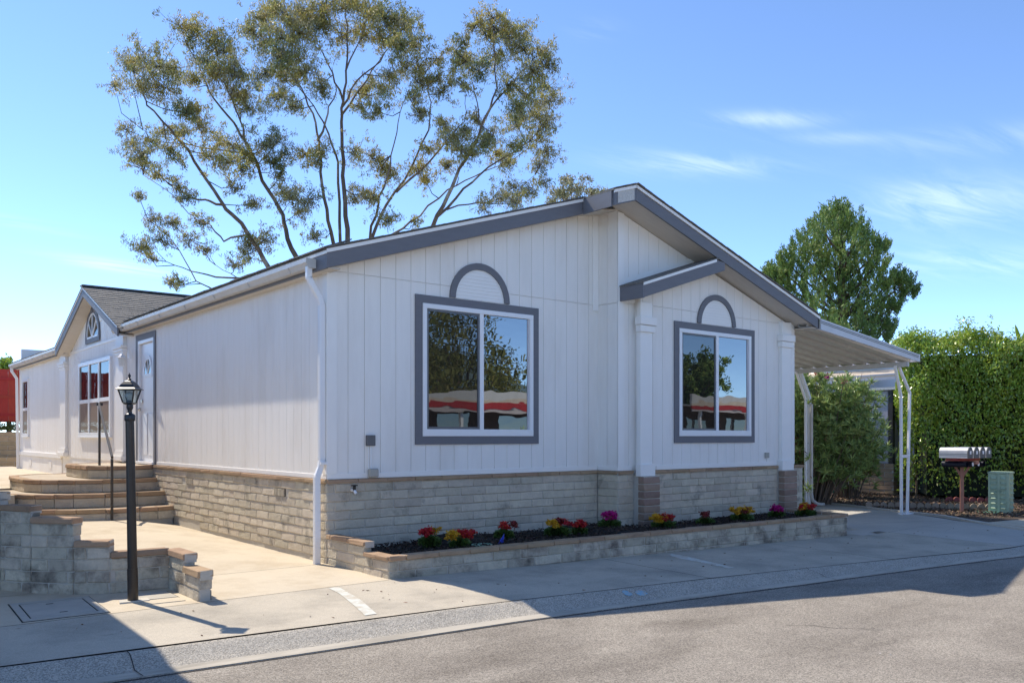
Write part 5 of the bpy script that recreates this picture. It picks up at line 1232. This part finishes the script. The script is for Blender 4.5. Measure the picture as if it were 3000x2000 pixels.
def leaf_clumps(clumps, per, ln, wd, droop, rs, spread=.55):
    C = []; 
    for (p, r, wgt) in clumps:
        n = max(5, int(per*wgt*r*r)); 
        # sub clumps inside the clump
        k = max(3, int(7*r)); sub = rs.normal(size=(k, 3))*r*.6*np.array([1, 1, .75]) + np.array(tuple(p)); idx = rs.randint(0, k, n)
        C.append(sub[idx] + rs.normal(size=(n, 3))*r*spread*.5)
    C = np.concatenate(C); n = len(C); Dr = rs.normal(size=(n, 3))*.6 + np.array([0, 0, -droop])
    return leaves(C, Dr, rs.uniform(ln*.7, ln*1.3, n), rs.uniform(wd*.7, wd*1.3, n))

euc = empty('eucalyptus_tree', tuple(site(-6.31, 33, -.3)), 'huge airy multi-trunked eucalyptus fanning out above the roof of the home', 'tree')
foot, EP = tree_plane(33, 0, -6.31)
U = .00773
def ez(v): return 1.5 + (1275 - v/1.68)*33/2541.16 + .3
def EQ(u_, v, back=0):
    k = (33 + back)/33; return site((-6.31 + (u_ - 1200)*U)*k, 33 + back, 1.5 + (1275 - v/1.68)*33/2541.16*k)
limbs = [  # list of (points, base radius, tip radius, depth drift)
 ([(1175, 1640), (1000, 1500), (825, 1318), (740, 1190), (640, 1050), (575, 985), (480, 830), (400, 720), (290, 600), (230, 520), (180, 430), (150, 350)], .17, .02, -2.5),
 ([(590, 1000), (500, 985), (440, 975), (380, 930), (300, 880), (240, 840), (110, 800)], .07, .012, -1.5),
 ([(700, 1130), (600, 1180), (540, 1120), (480, 1090), (430, 1050), (350, 960), (200, 860)], .06, .012, .5),
 ([(1185, 1640), (1060, 1450), (950, 1258), (900, 1130), (870, 1020), (790, 890), (740, 760), (700, 690), (640, 600), (560, 500), (510, 420), (470, 330), (400, 180)], .18, .02, 1.0),
 ([(745, 770), (600, 740), (450, 720), (330, 690), (200, 640)], .06, .012, 2.0),
 ([(710, 700), (680, 600), (650, 520), (600, 400), (560, 250)], .07, .012, 1.4),
 ([(1190, 1640), (1150, 1350), (1135, 1200), (1100, 1030), (1075, 850), (1070, 700), (1040, 560), (980, 430), (900, 330), (820, 200)], .15, .018, -.8),
 ([(1072, 720), (1110, 560), (1150, 450), (1130, 330)], .07, .012, -1.0),
 ([(1195, 1640), (1170, 1400), (1170, 1195), (1165, 900), (1150, 750), (1090, 600), (1010, 480), (930, 380)], .14, .015, .6),
 ([(1205, 1640), (1210, 1400), (1205, 1190), (1190, 1000), (1180, 800), (1180, 600), (1185, 500), (1200, 350), (1210, 180), (1195, 40)], .20, .025, 0),
 ([(1185, 520), (1250, 400), (1370, 300), (1430, 200)], .07, .012, -.6), ([(1183, 500), (1130, 350), (1060, 220), (1020, 80)], .07, .012, .6), ([(1200, 560), (1300, 400), (1390, 260), (1470, 160)], .07, .012, 1.2), ([(1205, 320), (1270, 180), (1320, 60)], .05, .01, .3),
 ([(1215, 1640), (1270, 1400), (1320, 1170), (1350, 1000), (1385, 930), (1430, 760), (1460, 600), (1500, 460)], .12, .012, -1.6),
 ([(1220, 1640), (1290, 1380), (1330, 1160), (1400, 1010), (1520, 820), (1610, 640), (1620, 500), (1580, 380)], .15, .015, .4), ([(1440, 960), (1560, 860), (1700, 680), (1780, 600), (1790, 450)], .08, .012, -.2),
 ([(1225, 1640), (1330, 1290), (1430, 1150), (1560, 1060), (1700, 940), (1830, 860), (2000, 800), (2150, 700)], .10, .012, 1.8),
 ([(1230, 1640), (1450, 1330), (1630, 1110), (1700, 960), (1760, 830), (1830, 720), (1890, 580), (1940, 440), (1935, 280), (1925, 130)], .17, .02, -1.2),
 ([(1890, 590), (1980, 450), (2080, 330), (2120, 230)], .06, .012, -1.6), ([(1670, 1080), (1780, 930), (1900, 820), (2060, 730), (2180, 620), (2200, 480)], .09, .012, .9),
 ([(1760, 1080), (1850, 1000), (2000, 960), (2130, 860)], .05, .01, 1.5), ([(1880, 620), (1830, 450), (1790, 300)], .05, .01, -.4),
 ([(560, 1440), (460, 1380), (380, 1230), (300, 1130), (220, 1080)], .05, .01, 2.5), ([(820, 1400), (560, 1360), (440, 1330), (320, 1290), (230, 1200)], .07, .01, 2.2), ([(620, 1400), (560, 1300), (500, 1200)], .03, .01, 2.4),
]
rs = np.random.RandomState(5); rnd = random.Random(5)
nodes = []; trunk_b = 0
for pts, r0, r1, dr_ in limbs:
    n = len(pts); P = []; b0 = 0; start = None
    if r0 < .12 and nodes and pts[0][1] < 1500:          # a branch springs from the limb it meets
        bp0 = EQ(*pts[0]); best = None
        for q0, _r in nodes:
            dv0 = q0 - bp0; al0 = dv0.x*DD[0] + dv0.y*DD[1]; k0_ = (33 + al0)/33; pp0 = EQ(pts[0][0], pts[0][1], al0); dd0 = (q0 - pp0).length
            if best is None or dd0 < best[0]: best = (dd0, q0, al0)
        if best[0] < 1.6: start, b0 = best[1], best[2]
    for i, (a, v) in enumerate(pts):
        f = i/(n-1); P.append(EQ(a, v, (b0 + (dr_ - b0)*min(1, f*1.3) + .15*math.sin(i*1.7 + dr_)) if start is not None else (dr_*min(1, f*1.5) + .25*math.sin(i*1.7 + dr_))))
    if start is not None: P[0] = start
    Q = [];
    for i in range(n-1):
        for k in range(3):
            q_ = P[i].lerp(P[i+1], k/3); Q.append(q_ + Vector((rnd.gauss(0, .03), rnd.gauss(0, .03), rnd.gauss(0, .03))))
    Q.append(P[-1]); m_ = len(Q); R = [.72*(r0 + (r1 - r0)*(i/(m_-1))**.7) for i in range(m_)]
    MB().tube(Q, R, 8 if r0 > .1 else 6).build('trunk' if r0 >= .12 else 'branch', M['bark'], euc, smooth=True)
    for q_, r in zip(Q, R): nodes.append((q_, r))
NP = np.array([tuple(q_) for q_, r in nodes])
ec = [(130,330,70),(200,300,70),(290,330,80),(350,350,60),(190,420,80),(300,430,80),(60,420,30),(380,130,50),(440,140,50),(420,200,50),(540,200,80),(600,250,80),(520,300,80),(620,340,90),(560,380,80),(650,380,60),(450,400,50),(640,480,60),(700,450,70),(720,530,60),
(730,150,50),(790,100,70),(850,60,80),(920,100,90),(1000,60,90),(1100,40,100),(1200,40,100),(1300,60,100),(1380,90,90),(1450,100,80),(880,190,90),(800,200,60),(980,170,90),(1080,140,80),(1400,190,90),(1470,220,80),(1500,130,60),(1530,230,60),(870,290,80),(950,280,80),(1280,170,80),(1180,180,80),(800,360,70),(900,400,80),(1000,360,80),(1080,430,60),(870,480,70),(940,520,60),(1300,440,60),(1350,550,60),(1400,450,60),(1280,520,50),(1480,330,60),(1420,380,60),
(1560,340,50),(1570,420,60),(1540,500,50),(1650,290,60),(1640,380,50),(1680,440,50),(1560,540,40),(1840,120,50),(1920,90,50),(1890,180,80),(1980,170,70),(2040,190,70),(1770,210,40),(1800,280,80),(1750,320,50),(2080,250,80),(2150,270,60),(2180,320,40),(1850,350,70),(1950,300,60),(2120,350,70),(1790,430,50),(2000,420,60),(2100,470,70),(2190,430,60),(2200,500,60),(2050,530,70),(2130,570,80),(2190,600,50),(2040,620,70),(2150,680,80),(2190,750,50),(2050,720,60),(2150,820,50),(1990,800,50),(2030,920,60),(2100,950,40),(2180,900,30),(1960,980,60),(1880,1010,50),(2030,1000,50),
(120,640,40),(150,720,60),(200,770,60),(240,700,50),(330,740,60),(180,800,50),(280,860,40),(320,640,50),(420,560,60),(470,620,60),(400,650,50),(450,550,50),(520,770,60),(580,700,50),(640,720,70),(700,760,70),(620,800,50),(680,840,50),(800,720,60),(860,700,60),(900,760,50),(830,800,50),(880,860,40),(640,920,40),(740,1010,40),(930,980,60),(1020,980,60),(960,1050,50),(900,950,50),(740,1200,60),(700,1250,50),(660,1300,40),(800,1180,50),(480,1090,50),(420,980,40),(380,920,40),(250,1080,50),(180,970,30),(340,1100,50),(290,1180,60),(200,1220,60),(240,1270,30),(430,1180,50),(500,1230,40),(340,1400,30),(380,1390,30),(1080,760,50),(1060,800,40),(1000,760,40),(1240,750,50),(1330,780,50),(1380,830,50),(1290,950,50),(1250,980,40),(1330,980,40),(1420,860,50),(1410,1090,50),(1540,840,50),(1590,880,50),(1610,730,50),(1680,630,50),(1720,680,60),(1790,650,50),(1840,590,40),(1760,740,50),(1820,770,60),(1700,820,40),(1920,680,60),(1870,700,50),(1940,760,50),(1040,1170,40),(1540,1090,25)]
tw_b = MB(); cl1 = []; cl2 = []
for (a, v, r) in ec:
    base0 = EQ(a, v, 0); bp_ = np.array(tuple(base0)); d3 = NP - bp_; dd_ = np.array([DD[0], DD[1], 0]); along = d3 @ dd_; perp = d3 - along[:, None]*dd_
    dist = np.linalg.norm(perp, axis=1) + np.where(perp[:, 2] > .2, .8, 0); j = int(np.argmin(dist)); back = along[j] + rnd.uniform(-1.2, 1.2)
    c = EQ(a, v, back); R = r*U*.86
    src = nodes[j][0]
    # pick start a bit lower along limbs
    mid = src.lerp(c, .5) + Vector((rnd.gauss(0, .12), rnd.gauss(0, .12), -.1 + rnd.gauss(0, .08)))
    tw_b.tube([src, mid, c], [.022, .016, .010], 4, cap=False)
    ns_ = int(8 + R*16)
    for k in range(ns_):
        e = c + Vector((rs.normal()*R*.75, rs.normal()*R*.75, rs.normal()*R*.6 + R*.15)); m2 = c.lerp(e, .5) + Vector((rnd.gauss(0, .06), rnd.gauss(0, .06), rnd.gauss(0, .06)))
        tw_b.tube([c, m2, e], [.014, .010, .005], 3, cap=False)
        edge_c = (a < 250 or v > 900 or a > 2150)
        lst = cl2 if rnd.random() < (.55 if edge_c else .25) else cl1
        lst.append((e, R*.30 + .12, 1.0)); lst.append((m2, R*.22 + .1, .6))
tw_b.build('twigs', M['twig'], euc)
quads('foliage', leaf_clumps(cl1, 1080, .12, .028, .9, rs), M['euc'], euc)
quads('foliage', leaf_clumps(cl2, 820, .12, .027, .9, rs), M['euc2'], euc)

# small eucalyptus top behind the ridge
e2 = empty('small_eucalyptus', tuple(site(2.8, 40, -.3)), 'small dusty green tree top poking up behind the roof ridge', 'tree')
cl = []; b = MB()
base = site(2.8, 40, -.3)
for k in range(18):
    px, py = rnd.uniform(1270, 1395), 0; f = (px - 1335)/62; top_ = 388 + 55*f*f; py = rnd.uniform(top_ + 12, 480)
    e = site((px*1.2755 - 1500)/2541.16*40, 40 + rnd.uniform(-1, 1), 1.5 + (1275 - py*1.2755)/2541.16*40); cl.append((e, .42, 1.0)); b.tube([base + Vector((0, 0, 6)), base.lerp(e, .75) + Vector((0, 0, .5)), e], [.08, .04, .012], 5)
b.tube([base, base + Vector((0, 0, 6.2))], [.2, .1], 8); b.build('trunk', M['bark'], e2); quads('foliage', leaf_clumps(cl, 1100, .17, .05, .4, rs), M['euc2'], e2)

# conifer on the right
D_c = 32.0
pc = empty('conifer_tree', tuple(site((1930*1.2755-1500)/2541.16*D_c, D_c, -.3)), 'rounded dark green conifer rising behind the right roof slope', 'tree')
def cp(x, y, back=0): return site((x*1.2755 - 1500)/2541.16*(D_c + back), D_c + back, 1.5 + (1275 - y*1.2755)/2541.16*(D_c + back))
pcl = [(1930,478,22),(1905,490,25),(1955,500,28),(1885,512,28),(1925,520,34),(1975,530,30),(1860,545,30),(1900,560,40),(1950,565,40),(2000,560,34),(2025,560,20),(1835,575,34),(1870,600,42),(1920,610,45),(1970,610,42),(2015,600,32),(1805,600,30),(1790,615,24),(1820,640,40),(1870,655,45),(1925,665,45),(1980,660,42),(2030,640,30),(2060,632,22),(2085,640,18),(2098,662,14),(2070,665,22),(1775,640,26),(1790,665,30),(1840,700,42),(1890,710,45),(1945,715,45),(1995,705,40),(2035,690,26),(2060,700,16),(1765,618,16),(2020,735,28),(2045,745,18),(1970,750,34),(1920,755,34),(2000,765,24),(1860,750,34),(1820,735,26),(2040,768,14),(1765,650,18)]
cl = []; b = MB(); tr0 = cp(1935, 900); b.tube([cp(1935, 1150), cp(1937, 900), cp(1935, 700), cp(1930, 500)], [.32, .25, .15, .04], 8); b.build('trunk', M['bark'], pc)
b = MB(); C = []; Dv = []
for (x, y, r) in pcl:
    Rm = r*1.2755/2541.16*D_c; w0 = 1 - abs(x - 1930)/190
    for s_ in (-1, 1):
        back = s_*abs(rnd.gauss(0, 1.5))*max(.25, w0); c = cp(x, y, back)
        st_ = cp(1935, min(880, y + 60 + abs(x - 1935)*.35), 0); b.tube([st_, st_.lerp(c, .6) + Vector((0, 0, -.15)), c], [.05, .035, .012], 4, cap=False)
        nt_ = int(26*Rm/.5)
        for k in range(nt_):
            o_ = Vector((rs.normal(), rs.normal(), rs.normal()*.8)).normalized()*Rm*rnd.uniform(.5, 1.0); tip = c + o_; dr_ = (o_.normalized()*.5 + Vector((0, 0, 1.0))).normalized()
            nn = 26; tt = rs.uniform(-.22, .16, nn)[:, None]; cc_ = np.array(tuple(tip)) + tt*np.array(tuple(dr_)) + rs.normal(size=(nn, 3))*.035; C.append(cc_); Dv.append(np.array(tuple(dr_)) + rs.normal(size=(nn, 3))*.45)
b.build('branches', M['twig'], pc)
C = np.concatenate(C); Dv = np.concatenate(Dv); n = len(C)
quads('needles', leaves(C, Dv, rs.uniform(.10, .18, n), rs.uniform(.028, .045, n)), M['pine'], pc)

def simple_tree(name, label, lat, dep, zc, R, m, nleaf=3000, cat='tree', flatten=.8, ln=.14, wd=.07, trunk=True):
    base = site(lat, dep, -.2); t = empty(name, tuple(base), label, cat); cl = []
    b = MB()
    if trunk: b.tube([base, base + Vector((0, 0, zc*.7))], [.15, .08], 7)
    for k in range(26):
        v = Vector((rnd.gauss(0, 1), rnd.gauss(0, 1), rnd.gauss(0, 1))).normalized()*R*rnd.uniform(.5, .95); v.z *= flatten; e = base + Vector((0, 0, zc)) + v; cl.append((e, R*.3, 1)); b.tube([base + Vector((0, 0, zc*.55)), e], [.05, .012], 4, cap=False)
    b.build('trunk', M['twig'], t); per = nleaf/26/(R*.3)**2
    quads('foliage', leaf_clumps(cl, per, ln, wd, .2, rs), m, t); return t
simple_tree('round_bush', 'round dark green bush top above the red fence at the left edge', -20.3, 35, 4.15, .95, M['hedge'], 5000)
simple_tree('young_conifer', 'small dark tree top between the awning tip and the hedge, left one of two', (2050*1.2755-1500)/2541.16*36, 36, 4.75, .28, M['pine'], 1200, ln=.12, wd=.04)
simple_tree('young_conifer', 'small bushy tree top between the awning tip and the hedge, right one of two', (2085*1.2755-1500)/2541.16*36, 36, 4.80, .36, M['pine'], 1500, ln=.12, wd=.04)
# banana leaves at the right edge
bn = empty('banana_plant', tuple(site(12.8, 21.5, 0)), 'broad banana leaf tips rising over the hedge at the right edge', 'plant')
base = site(12.85, 21.9, 0)
MB().tube([base, base + Vector((0, 0, 3.75))], [.07, .035], 8).build('stalk', M['pine'], bn)
for k, (a, l) in enumerate(((160, .55), (60, .62), (250, .5))):
    d_ = Vector((math.cos(math.radians(a)), math.sin(math.radians(a)), 0)); pts = [base + Vector((0, 0, 3.7)) + d_*l*t_*.35 + Vector((0, 0, l*t_)) for t_ in (0, .3, .6, .85, 1)]
    sd2 = Vector((-d_.y, d_.x, 0)); b = MB(); ws = (.015, .055, .065, .04, .004)
    for p_, w_ in zip(pts, ws): b.v += [tuple(p_ - sd2*w_ + d_*-.02), tuple(p_), tuple(p_ + sd2*w_ + d_*-.02)]
    for i in range(4): b.f += [(3*i, 3*i+1, 3*i+4, 3*i+3), (3*i+1, 3*i+2, 3*i+5, 3*i+4)]
    b.build('leaf', M['hedge'], bn)

# ------------------------------------------------------------------ across the street (seen in the window reflections)
sheet('far_kerb', lambda x: [(-13.9, rz_(x) + .08), (-13.6, rz_(x) - .0)], xs, M['kerb'])
sheet('far_sidewalk', lambda x: [(-60, rz_(x) + .09), (-16, rz_(x) + .08), (-13.9, rz_(x) + .08)], xs, M['walk'])
M['redfas'] = mat('red_fascia', (.42, .03, .03), (.36, .025, .025), .6)
M['browny'] = mat('brown_wall', (.10, .07, .055), (.075, .052, .04), .8, 3)
M['stripe'] = mat('pink_grey_wall', (.50, .44, .42), (.42, .38, .37), .8, 2, (1, 1, 5))
def opp(x0, x1, label, wallm, fasm, z=3.0):
    t = empty('street_home', ((x0+x1)/2, -21, 0), label, 'house', None)
    MB().box((x0, -30, -.3), (x1, -19, z)).build('wall', wallm, t)
    MB().box((x0 - .8, -31, z), (x1 + .8, -17.2, z + .12)).build('roof', M['alu'], t); MB().box((x0 - .8, -17.2, z - .20), (x1 + .8, -17.1, z + .02)).build('fascia', fasm, t); MB().box((x0 - .8, -17.19, z + .021), (x1 + .8, -17.11, z + .18)).build('roof_edge', M['beige'], t); MB().box((x0 - .8, -17.22, z + .181), (x1 + .8, -17.12, z + .42)).build('parapet', M['alu'], t); MB().box((x0 - .8, -17.17, z - .33), (x1 + .8, -17.12, z - .201)).build('lower_band', M['stripe'], t)
    for xx in np.arange(x0, x1, 3.4): MB().box((float(xx), -17.4, -.3), (float(xx) + .12, -17.28, z - .3)).build('post', M['vinyl'], t)
    for xx in np.arange(x0 + 1, x1 - 2, 3.1): MB().box((float(xx), -19.02, 1.0), (float(xx) + 1.5, -18.98, 2.3)).build('window', M['glass'], t)
opp(4, 21, 'grey home with a red awning fascia across the street, reflected in the larger window', M['browny'], M['redfas'], 2.7)
opp(27, 52, 'pinkish home across the street, reflected in the smaller window', M['browny'], M['redfas'], 2.9)
opp(-24, -3, 'white home across the street behind the camera', M['siding'], M['grey'], 2.9)
def wtree(x, y, h, R, label, m=None, nl=15000):
    t = empty('street_tree', (x, y, -.2), label, 'tree'); cl = []; b = MB(); b.tube([(x, y, -.3), (x, y, h*.5)], [.25, .15], 7)
    for k in range(46):
        v = Vector((rnd.gauss(0, 1), rnd.gauss(0, 1), rnd.gauss(0, 1))).normalized()*R*rnd.uniform(.4, .95); e = Vector((x, y, h - R*.8)) + v; cl.append((e, R*.26, 1)); b.tube([(x, y, h*.4), e], [.07, .015], 4, cap=False)
    b.build('trunk', M['bark'], t); quads('foliage', leaf_clumps(cl, nl/46/(R*.26)**2, .2, .13, .2, rs), m or M['bush'], t)
wtree(10.5, -31, 8.6, 4.8, 'broad olive tree behind the red-trimmed home across the street'); wtree(18, -31, 8.0, 4.8, 'second olive tree behind the red-trimmed home across the street'); wtree(26, -34, 9.0, 4.8, 'tall olive tree between the homes across the street')
wtree(47, -34, 7.5, 2.4, 'tree behind the pinkish home across the street', M['pine']); wtree(5, -35, 9, 4, 'dark tree at the left of the red-trimmed home across the street', M['pine'])
for k, (x, y) in enumerate(((8.3, -15.3), (10.6, -15.6), (16, -15.2))):
    t = empty('yucca', (x, y, -.1), ('spiky yucca left of the red-trimmed home, across the street', 'spiky yucca before the red-trimmed home, across the street', 'spiky yucca right of the red-trimmed home, across the street')[k], 'plant')
    n = 260; dd_ = unit(rs.normal(size=(n, 3))*[1, 1, .6] + [0, 0, .6]); quads('leaf_rosette', leaves(np.array([x, y, .8]) + dd_*.6, dd_, np.full(n, 1.2), np.full(n, .08)), M['ole'], t)
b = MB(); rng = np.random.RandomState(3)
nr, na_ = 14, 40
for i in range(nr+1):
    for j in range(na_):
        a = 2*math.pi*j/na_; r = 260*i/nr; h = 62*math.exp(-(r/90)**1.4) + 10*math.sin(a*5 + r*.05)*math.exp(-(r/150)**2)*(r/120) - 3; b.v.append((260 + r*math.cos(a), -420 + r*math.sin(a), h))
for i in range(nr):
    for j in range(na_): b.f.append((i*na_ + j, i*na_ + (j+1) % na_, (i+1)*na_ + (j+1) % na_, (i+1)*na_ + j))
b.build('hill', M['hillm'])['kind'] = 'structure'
